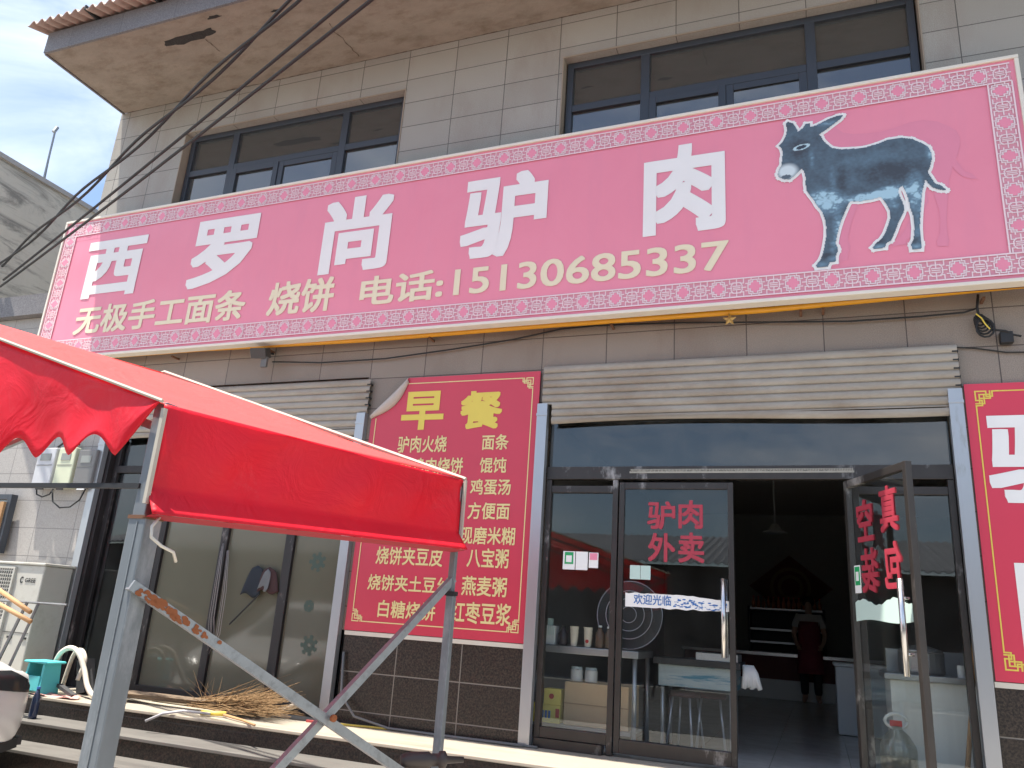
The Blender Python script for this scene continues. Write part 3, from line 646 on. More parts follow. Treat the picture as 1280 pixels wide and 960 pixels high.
# the donkey photograph printed on the sign: a fine sheet whose printed colours are stored per point
me_v, me_f, me_c = [], [], []; idx = {}; ST = .006
def dcol(x, z):
    nzv = mnoise.fractal(Vector((x*9, z*9, 3.1)), 1, 2, 4); n2 = mnoise.fractal(Vector((x*34, z*60, 1.7)), 1, 2, 3)
    def blob(cx, cz, rx, rz): return max(0.0, 1-math.hypot((x-cx)/rx, (z-cz)/rz))
    n3 = mnoise.noise(Vector((x*70+z*25, z*26-x*12, 7.7)))
    lt = .21+.10*nzv+.09*n2+.05*n3; hi = 0.0
    hi += 1.25*blob(.22, 3.45, .17, .14)+1.7*blob(.56, 3.447, .27, .055)+1.25*blob(.70, 3.485, .15, .055)+.95*blob(.865, 3.43, .085, .24)+.6*blob(.70, 3.40, .06, .13)+.6*blob(.29, 3.20, .05, .22)
    hi += .5*blob(.27, 4.19, .12, .03)+.55*blob(1.0, 3.78, .05, .10)+.3*blob(.15, 3.52, .12, .1)+.4*blob(.86, 3.10, .04, .16)+.35*blob(.25, 3.05, .04, .12)+.45*blob(.12, 3.88, .03, .12)+.3*blob(.27, 3.62, .03, .22)
    hi *= .55+.75*abs(mnoise.fractal(Vector((x*16+3*z, z*22, 9.3)), 1, 2, 4))*2.2
    lt += hi+.16*blob(.60, 3.80, .42, .10)
    lt -= .30*blob(.72, 3.66, .3, .13)+.3*blob(.02, 3.98, .12, .12)+.2*blob(.34, 3.60, .05, .2)
    for hx, hz in ((.156, 2.896), (.577, 3.004), (.838, 2.973), (.24, 2.94)): lt += .55*blob(hx, hz, .07, .035)
    for hx, hz in ((.56, 3.05), (.84, 3.03), (.19, 2.965)): lt -= .35*blob(hx, hz, .08, .05)
    lt = max(0, min(1, lt)); a = (.048, .056, .070); c1 = (.15, .25, .33); c2 = (.40, .60, .70)
    c = [a[i]+(c1[i]-a[i])*min(1, lt*1.5) for i in range(3)]
    if lt > .66: c = [c[i]+(c2[i]-c[i])*(lt-.66)/.34 for i in range(3)]
    m = blob(-.075, 3.785, .10, .085)
    if m > 0: k = min(1, m*2.2); c = [c[i]+((.66, .74, .76)[i]-c[i])*k for i in range(3)]
    if blob(-.085, 3.735, .05, .024) > .2: c = [.10, .13, .16]
    e = math.hypot((x-.045-(z-4.0)*.9)/.046, (z-4.0)/.022)
    if e < 1.35: c = [.50, .66, .72]
    if e < .85: c = [.03, .04, .06]
    return (c[0], c[1], c[2], 1)
nx_, nz_ = int((1.09+.16)/ST), int((4.28-2.86)/ST)
tmb = MB()
for i in range(nx_):
    for j in range(nz_):
        x = -.16+i*ST; z = 2.86+j*ST
        if inside(x+ST/2, z+ST/2, DK):
            q = []
            for a, c in ((0,0),(1,0),(1,1),(0,1)):
                kk = (i+a, j+c)
                if kk not in idx: idx[kk] = len(tmb.v); tmb.v.append(PS(.0105)(x+a*ST, z+c*ST)); me_c.append(dcol(x+a*ST, z+c*ST))
                q.append(idx[kk])
            tmb.f.append(tuple(q)); tmb.mi.append(0)
kd = NT('donkey_print'); at = kd.n('ShaderNodeVertexColor', layer_name='ink'); kd.base(at.outputs[0]); kd.b.inputs['Roughness'].default_value = .45
dob = tmb.build('donkey_print', kd.m, sg); ca_ = dob.data.color_attributes.new('ink', 'FLOAT_COLOR', 'POINT')
for i, c in enumerate(me_c): ca_.data[i].color = c

# ------------------------------------------------------------------ red breakfast menu board and the right hand banner
mn = thing('menu_board', 'red breakfast menu with yellow characters, its top left corner peeling off the pillar', 'sign', (-3.1, 6.36, -.165))
YM = 6.372
b = MB(); pts = [(-4.0,-.163),(-2.265,-.163),(-2.265,2.205),(-3.62,2.205),(-3.66,2.14),(-3.72,2.03),(-3.84,1.92),(-3.985,1.845)]
fillpoly(b, pts, lambda x, z, k=0: (x, YM, z)); fillpoly(b, pts, lambda x, z, k=0: (x, YM+.008, z)); b.build('vinyl_sheet', M_menu, mn)
b = MB(); b.grid(lambda u, v: ((-3.985+(.365*u)) + .06*v*math.sin(3*u), YM-.006-.05*math.sin(math.pi*v)*(.5+.5*math.sin(math.pi*u)), 1.845+.36*u**.9-.045*v-.05*math.sin(math.pi*u)*(.3+v)), 12, 5); b.build('peeled_corner', M_vback, mn, smooth=True, solid=.003)
P = flat(YM-.002)
for ch, x0, x1, z0, z1 in (('早', -3.655, -3.205, 1.68, 2.06), ('餐', -3.035, -2.615, 1.675, 2.04)):
    t = MB(); text(t, ch, x0, x1, z0, z1, P, .032, 7); t.build('title_character', M_yellow, mn)
for s, x0, x1, z1, z0 in (('驴肉火烧', -3.66, -3.145, 1.62, 1.46), ('面条', -2.79, -2.53, 1.62, 1.475), ('烧鸡肉烧饼', -3.615, -2.96, 1.41, 1.255), ('馄饨', -2.795, -2.535, 1.405, 1.265), ('鸡蛋汤', -2.87, -2.48, 1.21, 1.065), ('方便面', -2.875, -2.475, 1.0, .85),
                        ('现磨米糊', -2.935, -2.41, .785, .63), ('烧饼夹豆皮', -3.755, -3.08, .585, .425), ('八宝粥', -2.845, -2.455, .60, .435), ('烧饼夹土豆丝', -3.81, -2.985, .335, .195), ('燕麦粥', -2.875, -2.455, .36, .195), ('白糖烧饼', -3.675, -3.105, .115, -.035), ('红枣豆浆', -2.96, -2.40, .145, -.035)):
    t = MB(); text(t, s, x0, x1, z0, z1, P, .017, 3); t.build('menu_lettering', M_paleyel, mn)
def keycorner(mb, P, x, z, sx, sz, s, wd):
    for pl in ([(0,3),(0,2.2),(.8,2.2),(.8,1.4),(0,1.4),(0,0),(1.4,0),(1.4,.8),(2.2,.8),(2.2,0),(3,0)], [(.5,.5),(1.9,.5),(1.9,1.1),(.5,1.1),(.5,.5)], [(.5,.5),(.5,1.9),(1.1,1.9),(1.1,.5)], [(0,1.9),(.5,1.9)], [(1.9,0),(1.9,.5)]):
        strip(mb, P, [(x+sx*a*s, z+sz*c*s) for a, c in pl], wd)
b = MB(); s = .045
strip(b, P, [(-3.93, 1.80), (-3.93, -.08+3*s)], .009); strip(b, P, [(-3.93+3*s, -.08), (-2.33-3*s, -.08)], .009); strip(b, P, [(-2.33, -.08+3*s), (-2.33, 2.145-3*s)], .009); strip(b, P, [(-2.33-3*s, 2.145), (-3.63, 2.145)], .009)
keycorner(b, P, -3.93, -.08, 1, 1, s, .009); keycorner(b, P, -2.33, -.08, -1, 1, s, .009); keycorner(b, P, -2.33, 2.145, -1, -1, s, .009)
b.build('key_border', M_paleyel, mn)
rb = thing('wall_banner', 'rose red banner with huge white characters, no yellow lettering, beside the open door', 'sign', (2.2, 6.37, -.165))
b = MB(); b.box(1.098, 2.09, YM, YM+.012, -.163, 1.925); b.build('vinyl_sheet', M_banner, rb)
for ch, x0, x1, z0, z1 in (('驴', 1.195, 1.90, 1.03, 1.70), ('肉', 1.285, 1.93, .05, .72)):
    t = MB(); text(t, ch, x0, x1, z0, z1, P, .035, 7); t.build('white_character', M_white, rb)
b = MB(); s = .05
strip(b, P, [(1.165, -.085+3*s), (1.165, 1.865-3*s)], .009); strip(b, P, [(1.165+3*s, -.085), (2.02-3*s, -.085)], .009); strip(b, P, [(2.02, -.085+3*s), (2.02, 1.865-3*s)], .009); strip(b, P, [(1.165+3*s, 1.865), (2.02-3*s, 1.865)], .009)
for x, z, sx, sz in ((1.165,-.085,1,1),(2.02,-.085,-1,1),(2.02,1.865,-1,-1),(1.165,1.865,1,-1)): keycorner(b, P, x, z, sx, sz, s, .010)
b.build('key_border', M_yellow, rb)

# ------------------------------------------------------------------ pipe, cables and lamp under the sign
b = MB(); b.tube([(-9.2,6.30,2.64),(-6.2,6.30,2.645),(-4.1,6.30,2.612),(-2.2,6.30,2.625),(-.3,6.30,2.618),(1.5,6.30,2.665),(7.4,6.30,2.68)], .030, 10)
pipe = b.build('gas_pipe', M_pipe, smooth=True); tag(pipe, 'thin yellow gas pipe running along the wall under the pink sign', 'pipe')
b = MB()
for x in (-7.9, -6.6, -5.3, -3.4, -1.6, -.02, .15, 1.28, 2.6): MB().box(x-.010, x+.010, 6.29, 6.398, 2.57, 2.588).build('pipe_clip', mat('brown_rust', (.16,.075,.04), .9), pipe)
b = MB(); b.tube([(-5.27,6.36,2.46),(-4.66,6.37,2.42),(-3.91,6.37,2.42),(-3.21,6.37,2.47),(-2.56,6.37,2.53),(-2.09,6.37,2.60),(-1.75,6.37,2.61),(-1.0,6.37,2.58),(-.28,6.37,2.53),(.33,6.37,2.49),(.85,6.37,2.49),(1.15,6.37,2.50),(1.24,6.35,2.52)], .008, 5)
tag(b.build('wall_cable', M_cable, smooth=True), 'black cable sagging along the tiles from the floodlight to the coiled bundle', 'cable', 'cables on the wall')
b = MB()
for i in range(5):
    b.tube([(1.245+(.035+.006*i)*math.cos(t*.524+i)+.006*i, 6.34-.008*i, 2.42+(.045+.007*i)*math.sin(t*.524+i)-.02*i) for t in range(13)], .008, 5)
b.tube([(1.25,6.32,2.62),(1.235,6.33,2.52),(1.24,6.32,2.40)], .010, 5); b.tube([(1.25,6.32,2.40),(1.32,6.32,2.325),(1.40,6.33,2.315),(1.45,6.34,2.285),(1.50,6.34,2.27)], .009, 5)
co = b.build('cable_coil', M_cable, smooth=True); tag(co, 'bundle of coiled black cable hanging from the yellow pipe', 'cable')
MB().box(1.365, 1.45, 6.33, 6.39, 2.225, 2.315).build('adapter_box', M_black, co, bevel=.006)
b = MB(); b.tube([(1.22,6.31,2.46),(1.25,6.30,2.42),(1.27,6.30,2.37),(1.30,6.31,2.33)], .005, 4); b.build('earth_wire', M_yellow, co)
b = MB(); b.tube([(1.07,6.385,2.225),(1.2,6.385,2.21),(1.4,6.385,2.165),(1.7,6.385,2.15),(2.6,6.385,2.17)], .006, 4)
tag(b.build('wall_cable', M_cable), 'thin dark wire across the tiles above the white character banner', 'cable', 'cables on the wall')
fl = thing('floodlight', 'small grey floodlight on a bracket below the pink sign', 'lamp', (-5.3, 6.2, 2.34))
b = MB(); b.obox((-5.30, 6.19, 2.50), (.085,.015,0), (-.008,.05,.02), (0,-.02,.05)); b.build('lamp_body', mat('lamp_grey', (.075,.07,.065), .5, .3), fl, bevel=.006)
b = MB(); b.box(-5.27, -5.20, 6.18, 6.21, 2.345, 2.455); b.build('driver_box', mat('lamp_light_grey', (.14,.13,.12), .5), fl)
b = MB(); b.bar((-5.42,6.2,2.56),(-5.27,6.2,2.45), .015); b.bar((-5.30,6.2,2.52),(-5.30,6.39,2.56), .02); b.build('bracket', M_black, fl)
b = MB()
for k in range(10):
    t0 = math.pi/2+k*math.pi/5; t1 = t0+math.pi/5; r0, r1 = (.055, .024) if k % 2 == 0 else (.024, .055)
    b.add([(-.58, 6.24, 2.535), (-.58+r0*math.cos(t0), 6.262, 2.535+r0*math.sin(t0)), (-.58+r1*math.cos(t1), 6.262, 2.535+r1*math.sin(t1))], [(0,1,2)])
tag(b.build('star_ornament', mat('old_gold', (.50,.33,.12), .4, .4), solid=.006), 'small golden star tied below the yellow pipe over the shopfront', 'ornament')

# overhead wires: straight runs from the annex roof edge up across the street
def wire(p0, p1, r, label, twist=0):
    b = MB(); p0, p1 = Vector(p0), Vector(p1); n = 40
    for k in range(2 if twist else 1):
        pts = []
        for i in range(n+1):
            t = i/n; p = p0.lerp(p1, t); p.z -= .25*t*(1-t)
            if twist: p += Vector((0, .028*math.cos(t*22+k*math.pi), .028*math.sin(t*22+k*math.pi)))
            pts.append(p)
        b.tube(pts, r, 5)
    tag(b.build('power_cable', M_cable, smooth=True), label, 'cable', 'overhead cables')
def span(a, c, n0, n1, ext):
    p0 = Vector((a[0]*n0, n0, a[1]*n0)); p1 = Vector((c[0]*n1, n1, c[1]*n1)); return p0, p0+(p1-p0)*ext
p0, p1 = span((-1.568,.642), (-.933,1.158), 6.25, 4.0, 1.5); wire(p0, p1, .0145, 'uppermost twisted pair of black overhead cables crossing the eave', 1)
p0, p1 = span((-1.545,.607), (-.818,1.117), 6.25, 4.0, 1.5); wire(p0, p1, .0145, 'middle black overhead cable between the twisted pair and the lowest one')
p0, p1 = span((-1.550,.592), (-.811,1.072), 6.25, 3.9, 1.5); wire(p0, p1, .0145, 'lowest black overhead cable passing in front of the upstairs window')

# ------------------------------------------------------------------ the red market tent
A = Vector((-2.11, 2.02, .65)); B = Vector((-1.60, 3.45, .65)); SD = (B-A)
HW, RISE = 2.06, .66
tent = thing('market_tent', 'red canvas stall tent with scalloped front edge on galvanised steel legs', 'tent', (-2.9, 2.7, -1.40))
def slope(u, v):       # u from right eave to ridge, v from front to back
    p = A+SD*v+Vector((-HW*u, 0, RISE*u)); p.z -= .035*math.sin(math.pi*v)*math.sin(math.pi*u)+.008*math.sin(9*u+5*v)
    return p
b = MB(); b.grid(slope, 24, 16); b.build('canopy', M_red_roof, tent, smooth=True, solid=.004)
def slope2(u, v):
    p = A+SD*v+Vector((-HW-HW*u, 0, RISE-RISE*u)); return p
b = MB(); b.grid(slope2, 8, 8); b.build('canopy', M_red_roof, tent, smooth=True, solid=.004)
# side curtain with folded hem
def side(u, v):
    p = A+SD*u; z = .65-.385*v+u*.05*v
    out = (.010*math.sin(11*u+2.0*v)+.005*math.sin(31*u+5*v))*math.sin(math.pi*min(1, v/.77))+.062*max(0, (v-.77)/.23)
    return (p.x+.003+out, p.y-out*.3, z)
b = MB(); b.grid(side, 60, 26); b.build('side_curtain', M_red_t, tent, smooth=True, solid=.003)
def under(u, v):
    p = A+SD*u; z = .65-.385+u*.05; out = .064-.075*v
    return (p.x+out, p.y-out*.3, z-.002-.012*v)
b = MB(); b.grid(under, 30, 3); b.build('hem_fold', mat('shaded_hem_red', (.34,.012,.022), .7), tent, smooth=True)  # shade under the hem is put into a darker red
# front gable with scalloped lower edge
def gable(xs):
    d = A.x-xs; top = .655+RISE*d/HW
    if d > HW: top = .655+RISE-RISE*(d-HW)/HW
    ph = (d-.16)/.205; f_ = ph-math.floor(ph)
    bot = .465+.075*abs(math.sin(math.pi*f_))**1.5+.05*min(d, .9)*.0
    if d < .16: bot = .465+(.16-d)/.16*(.655-.465)
    return top, bot
b = MB(); N = 360; W_ = 2*HW
vsx = []
for i in range(N+1):
    x = A.x-W_*i/N; t_, b_ = gable(x)
    for j in range(11):
        v = j/10; z = t_+(b_-t_)*v; ruf = .014*math.sin(7.3*x+3*v)*v+.010*math.sin(17*x-4*v)*v
        vsx.append((x, A.y-.012+ruf, z))
b.add(vsx, [(i*11+j, i*11+j+1, (i+1)*11+j+1, (i+1)*11+j) for i in range(N) for j in range(10)])
b.build('scalloped_valance', M_red_t, tent, smooth=True, solid=.002)
for q_, yo, r_ in ((A, -.02, .0075), (B, .012, .012)):
    b = MB(); b.tube([q_+Vector((.012, yo, .005)), q_+Vector((-HW, yo, RISE+.008)), q_+Vector((-2*HW, yo, .005))], r_, 6); b.build('piping', M_tape, tent)
b = MB()
p1 = A+Vector((.014,-.005,0)); b.box(p1.x-.004, p1.x+.010, p1.y-.012, p1.y+.004, .30, .63); b.build('corner_tape', M_tape, tent); b = MB()
p2 = B+Vector((.01,.006,0)); b.box(p2.x-.004, p2.x+.009, p2.y-.004, p2.y+.012, .31, .65)
b.build('corner_tape', M_tape, tent)
b = MB(); b.bar((A.x-.04, A.y+.01, .362), (A.x-2*HW+.05, A.y+.01, .362), .017)
b.build('crossbar', M_black, tent)
# legs
def leg(p, s, z0, z1, zi, si):
    b = MB(); b.box(p[0]-s, p[0]+.0, p[1], p[1]+s, z0, zi); b.box(p[0]-s*.62-si/2, p[0]-s*.62+si/2, p[1]+s*.5-si/2, p[1]+s*.5+si/2, zi+.004, z1)
    return b
lg = leg((A.x+.022, A.y+.0), .074, -1.39, .66, .255, .055).build('leg', M_post, tent, bevel=.004)
b = MB(); b.box(A.x-.012, A.x-.008, A.y-.003, A.y-.0005, -1.38, .24); b.build('weld_seam', M_steel, lg)
b = MB(); b.box(A.x+.022-.077, A.x+.025, A.y-.003, A.y+.077, .250, .262); b.build('rust_band', mat('brown_rust', (.16,.075,.04), .9), lg)
MB().box(A.x-.085, A.x+.045, A.y-.02, A.y+.11, -1.399, -1.388).build('foot_plate', M_post, lg)
lg2 = leg((B.x+.008, B.y-.01), .038, -1.39, .64, .10, .03).build('leg', M_post, tent, bevel=.003)
b = MB(); b.box(B.x-.034, B.x+.012, B.y-.014, B.y+.032, .10, .12); b.build('collar', M_black, lg2)
for q in (A, B):
    p = q+Vector((-2*HW+.03, 0, 0)); leg((p.x, p.y), .046, -1.39, .64, .2, .036).build('leg', M_post, tent, bevel=.003)
b = MB(); dz = -.075
for q_, yo in ((A, .04), (B, -.04)):
    b.bar(q_+Vector((-.05, yo, dz)), q_+Vector((-HW, yo, RISE+dz)), .028); b.bar(q_+Vector((-HW, yo, RISE+dz)), q_+Vector((-2*HW+.05, yo, dz)), .028)
for k_, z_ in ((-.05, dz), (-HW, RISE+dz-.01), (-2*HW+.05, dz)): b.bar(A+Vector((k_, .06, z_)), B+Vector((k_, -.06, z_)), .026)
b.build('roof_frame', M_steel, tent)
# scissor braces in the side plane
u = Vector((.336,.942,0)); o = Vector((-2.11,2.02,0)); nrm = Vector((.942,-.336,0))
def sp(d, z, off=0): p = o+u*d+nrm*off; return Vector((p.x, p.y, z))
def brace(p0, p1):
    b = MB(); b.bar(p0, p1, .012, .034, up=(0,0,1)); d = (p1-p0).normalized(); top = d.cross(nrm).normalized()
    b.bar(p0+nrm*-.012+top*.0135, p1+nrm*-.012+top*.0135, .02, .006); return b
b1 = brace(sp(.0, .035, .03), sp(1.56, -.775, .03)).build('brace', M_steel, tent)
b = MB(); d = (sp(1.56,-.775,.03)-sp(0,.035,.03)).normalized()
for k in range(70):
    s0 = random.triangular(.02, .42, .10); c = sp(0, .035, .0378)+d*s0; r = random.uniform(.004, .011)*(1.2-s0); tp = d.cross(nrm).normalized()
    c += tp*random.uniform(-.012, .014)+nrm*(.0001*(k % 9))
    b.add([c+d*(r*1.5*math.cos(q*1.047)*random.uniform(.6,1.2))+tp*(r*math.sin(q*1.047)*random.uniform(.6,1.2)) for q in range(6)], [tuple(range(6))])
b.build('rust_patch', M_rust, b1)
brace(sp(1.53, .18, -.01), sp(.45, -.79, -.01)).build('brace', M_steel, tent)
b = MB(); c = sp(.865, -.40, .05); b.lathe([(.0,0),(.014,.0),(.014,.012),(.0,.014)], c, 8, axis=nrm); b.build('pivot_bolt', M_rust, tent)
b = MB(); hk = [sp(.05,.262,.03), sp(.02,.225,.05), sp(.02,.19,.06), sp(.06,.165,.06), sp(.11,.15,.05), sp(.13,.12,.04)]; b.tube(hk, .0055, 6); b.build('rope_hook', M_hem, tent, smooth=True)
b = MB(); b.lathe([(.0,0),(.022,.0),(.030,.02),(.034,.05),(.034,.12),(.026,.13),(.026,.16),(.036,.165),(.036,.19),(.016,.20),(.012,.27),(.0,.27)], (-1.68,3.24,-.59), 14, axis=(.86,.50,.05))
tag(b.build('leg_clamp', mat('dark_iron', (.06,.048,.042), .5, .3, amt=.3), smooth=True), "dark cylindrical iron clamp at the foot of the tent's far leg", 'clamp')

# ------------------------------------------------------------------ things on and beside the platform, left
ac = thing('air_conditioner', 'tall cream outdoor air conditioner on the platform under the electricity meters', 'air conditioner', (-7.5, 6.1, -.934))
b = MB(); b.box(-8.36, -7.365, 5.96, 6.30, -.90, .235); b.build('cabinet', M_ac, ac, bevel=.012)
b = MB(); b.box(-8.375, -7.35, 5.945, 6.32, .236, .262); b.build('top_cover', M_ac, ac, bevel=.008)
for zc in (-.06, -.60):
    b = MB(); b.box(-8.33, -7.765, 5.945, 5.959, zc-.25, zc+.25); gr = b.build('fan_guard', M_grille, ac)
    b = MB()
    for i in range(14): b.box(-8.332, -7.763, 5.938, 5.944, zc-.24+i*.0355, zc-.228+i*.0355)
    for i in range(18): b.box(-8.32+i*.032, -8.314+i*.032, 5.934, 5.9375, zc-.25, zc+.25)
    b.box(-7.765, -7.748, 5.93, 5.959, zc-.27, zc+.27); b.box(-8.34, -7.765, 5.93, 5.9335, zc+.25, zc+.27); b.box(-8.34, -7.765, 5.93, 5.9335, zc-.27, zc-.25)
    b.build('guard_wire', M_ac, gr)
t = MB(); text(t, 'GREE', -7.60, -7.45, .062, .105, flat(5.9575), .012)
for k in range(10):
    a0 = R(40+k*28); a1 = R(40+(k+1)*28); t.add([(-7.645+r*math.cos(a)*.8, 5.957, .084+r*math.sin(a)) for r, a in ((.018,a0),(.034,a0),(.034,a1),(.018,a1))], [(0,1,2,3)])
t.build('maker_lettering', M_black, ac)
b = MB(); b.box(-7.66,-7.59,5.95,5.9595,-.485,-.465); b.box(-7.44,-7.39,5.95,5.9595,-.485,-.465); b.box(-7.74,-7.38,5.956,5.9595,-.43,-.425); b.build('grip_slot', M_black, ac)
b = MB(); b.box(-8.3,-8.2,5.97,6.28,-.932,-.901); b.box(-7.52,-7.42,5.97,6.28,-.932,-.901); b.build('foot', M_black, ac)
def meter(x0, x1, z0, z1, m, lab):
    t = thing('electric_meter', lab, 'meter', ((x0+x1)/2, 6.33, z0), 'electricity meters on the annex wall')
    MB().box(x0, x1, 6.29, 6.40, z0, z1).build('case', m, t, bevel=.012)
    b = MB(); zm = z0+(z1-z0)*.55; b.box(x0+.02, x1-.02, 6.2865, 6.2895, zm, zm+.008); b.build('cover_seam', mat('meter_seam', (.18,.18,.17), .6), t)
    MB().box(x0+.06, x1-.06, 6.284, 6.2895, z1-.15, z1-.07).build('display', mat('meter_display', (.24,.25,.23), .2), t); b = MB(); b.box(x0+.10, x1-.06, 6.28, 6.2895, z0-.025, z0+.03); b.build('terminal', M_black if m is not MATS.get('meter_dark') else M_wpl, t)
meter(-8.30, -8.02, 1.10, 1.56, mat('meter_grey', (.50,.51,.53), .45), 'light grey electricity meter farthest from the shutter rail')
meter(-7.975, -7.715, 1.10, 1.56, mat('meter_cream', (.55,.58,.42), .45), 'greenish cream electricity meter between the two grey ones')
meter(-7.665, -7.395, 1.10, 1.53, mat('meter_dark', (.15,.145,.14), .25), 'dark transparent electricity meter nearest to the shutter rail')
b = MB(); b.tube([(-8.25,6.335,1.10),(-8.22,6.33,1.03),(-8.12,6.33,1.0),(-8.02,6.33,1.03),(-7.98,6.33,1.09)], .009, 5); b.tube([(-7.98,6.32,1.08),(-7.93,6.32,.95),(-7.80,6.32,.88),(-7.65,6.32,.89),(-7.53,6.32,.97),(-7.48,6.32,1.09)], .009, 5)
b.tube([(-7.9,6.34,1.55),(-7.92,6.34,1.75),(-7.7,6.34,1.82)], .012, 5); b.tube([(-8.1,6.34,1.56),(-7.95,6.34,1.66),(-7.75,6.34,1.60)], .012, 5)
tag(b.build('meter_cable', M_cable, smooth=True), 'black wire loops joining the three electricity meters', 'cable')
# grey drying rack, sticks
b = MB(); b.tube([(-8.2,5.52,-.13),(-6.55,5.62,-.12)], .012, 6)
for x0, x1 in ((-6.83,-6.98), (-6.98,-7.16), (-7.45,-7.62)): b.bar((x0,5.55,-.12), (x1,5.42,-1.08), .035, .02)
tag(b.build('drying_rack', mat('rack_grey', (.22,.22,.22), .5, .5, amt=.2)), 'grey tubular rack standing in front of the air conditioner', 'rack')
def stick(p0, p1, r, lab):
    tag(MB().tube([p0, p1], r, 8).build('bamboo_stick', M_wood, smooth=True), lab, 'stick', 'tan sticks on the rack')
stick((-7.25,5.42,-.02), (-6.70,5.38,-.20), .022, 'upper tan stick lying across the grey rack')
stick((-7.25,5.38,-.12), (-6.62,5.34,-.28), .022, 'lower tan stick with a cut end on the grey rack')
# teal stool
st = thing('plastic_stool', 'turquoise plastic stool with side openings beside the hoses on the platform', 'stool', (-6.87, 5.78, -.934))
b = MB(); cx, cy = -6.87, 5.80
b.box(cx-.15, cx+.15, cy-.11, cy+.11, -.662, -.64)
b.build('seat', M_teal, st, bevel=.012)
for sx in (-1, 1):
    b = MB(); x = cx+sx*.115
    zs = [(-.93, .105, .03), (-.80, .10, .09), (-.68, .09, .09)]
    b.add([(x-.012, cy-.105, -.93), (x+.012, cy-.105, -.93), (x+.012, cy+.105, -.93), (x-.012, cy+.105, -.93), (x-.012-sx*.02, cy-.09, -.664), (x+.012-sx*.02, cy-.09, -.664), (x+.012-sx*.02, cy+.09, -.664), (x-.012-sx*.02, cy+.09, -.664)], [(0,3,2,1),(4,5,6,7),(0,1,5,4),(1,2,6,5),(2,3,7,6),(3,0,4,7)])
    b.build('leg', M_teal, st, bevel=.004)
for sy in (-1, 1):
    b = MB(); y = cy+sy*.10; b.box(cx-.10, cx+.10, y-.008, y+.008, -.90, -.77); b.build('apron', M_teal, st, bevel=.004)
bt = thing('water_bottle', 'dark blue plastic bottle standing on the step below the turquoise stool', 'bottle', (-6.50, 5.48, -1.089))
b = MB(); b.lathe([(.0,0),(.034,0),(.036,.02),(.036,.10),(.034,.17),(.018,.215),(.013,.24),(.0,.24)], (-6.50,5.48,-1.087), 14); b.build('body', mat('dark_blue_bottle', (.03,.045,.09), .15), bt, smooth=True)
MB().lathe([(.0,0),(.016,0),(.016,.02),(0,.02)], (-6.50,5.48,-.846), 10).build('cap', M_blue, bt)
def hose(pts, r, lab, m=M_hose):
    P_ = [Vector(p) for p in pts]; out = []
    for i in range(len(P_)-1):
        p0, p1, p2, p3 = P_[max(i-1,0)], P_[i], P_[i+1], P_[min(i+2, len(P_)-1)]
        for k in range(8):
            t = k/8; out.append(.5*((2*p1)+(p2-p0)*t+(2*p0-5*p1+4*p2-p3)*t*t+(3*p1-p0-3*p2+p3)*t**3))
    out.append(P_[-1]); return MB().tube(out, r, 8), m, lab
for pts, r, lab in (([(-6.95,5.95,-.92),(-6.93,5.95,-.72),(-6.85,5.93,-.57),(-6.72,5.92,-.515),(-6.58,5.90,-.56),(-6.47,5.90,-.70),(-6.36,5.88,-.84),(-6.2,5.86,-.91),(-5.9,5.9,-.912)], .024, 'thick dirty white hose arching up beside the turquoise stool'),
                    ([(-6.88,6.05,-.92),(-6.82,6.05,-.60),(-6.70,6.02,-.535),(-6.60,6.0,-.62),(-6.62,5.98,-.80)], .020, 'thin cream hose looped inside the thick arching one'),
                    ([(-5.9,6.22,-.905),(-5.4,6.2,-.908),(-5.0,6.18,-.905),(-4.6,6.2,-.905),(-4.40,6.22,-.86),(-4.22,6.2,-.78)], .026, 'grey hose lying behind the twig broom with one raised end')):
    m, mm, lb = hose(pts, r, lab); tag(m.build('hose', mm, smooth=True), lb, 'hose', 'hoses on the platform')
b = MB(); b.bar((-6.72,5.88,-.85), (-6.42,5.80,-.915), .05, .03); b.bar((-6.62,6.1,-.92), (-6.70,6.1,-.62), .12, .10); b.bar((-6.52,6.1,-.92), (-6.66,6.12,-.66), .02)
tag(b.build('dark_scrap', mat('scrap_metal', (.06,.06,.062), .6, .2, amt=.4, scale=20)), 'heap of dark scrap metal under the arching hoses', 'scrap')
b = MB(); b.grid(lambda u_, v: (-6.83+.50*u_+.03*math.sin(5*v), 5.69+.14*v, -.926+.012*math.sin(9*u_)*math.cos(7*v)+.01*u_*v), 16, 5)
tag(b.build('red_cloth', mat('faded_red_cloth', (.56,.30,.26), .9, amt=.2, scale=8), smooth=True, solid=.004), 'faded pinkish rag spread on the platform edge by the stool', 'cloth')
# twig broom
br = thing('twig_broom', 'besom of dry brown twigs lying on the platform before the filmed glass', 'broom', (-5.0, 6.0, -.934))
b = MB(); random.seed(11)
for i in range(420):
    s = random.random(); y0 = 6.03+random.uniform(-.07,.07); z0 = -.905+random.uniform(0,.06)
    x1 = -4.38+random.uniform(-.30,.22); y1 = 6.03+random.uniform(-.20,.22); z1 = -.90+abs(random.gauss(.09,.085))
    xm = -5.15+random.uniform(-.15,.3); b.tube([(xm, y0, z0), ((xm+x1)/2, (y0+y1)/2, (z0*.6+z1*.4)+random.uniform(-.01,.02)), (x1, y1, min(z1, -.56))], [.0032,.0024,.001], 3, cap=False)
for i in range(22):
    x0 = random.uniform(-5.2,-4.9); b.tube([(x0, 6.0, -.87), (x0+random.uniform(-.35,.25), 6.0+random.uniform(-.15,.15), -.76+random.uniform(-.08,.16))], [.0025,.0008], 3, cap=False)
b.build('twigs', M_twig, br)
b = MB()
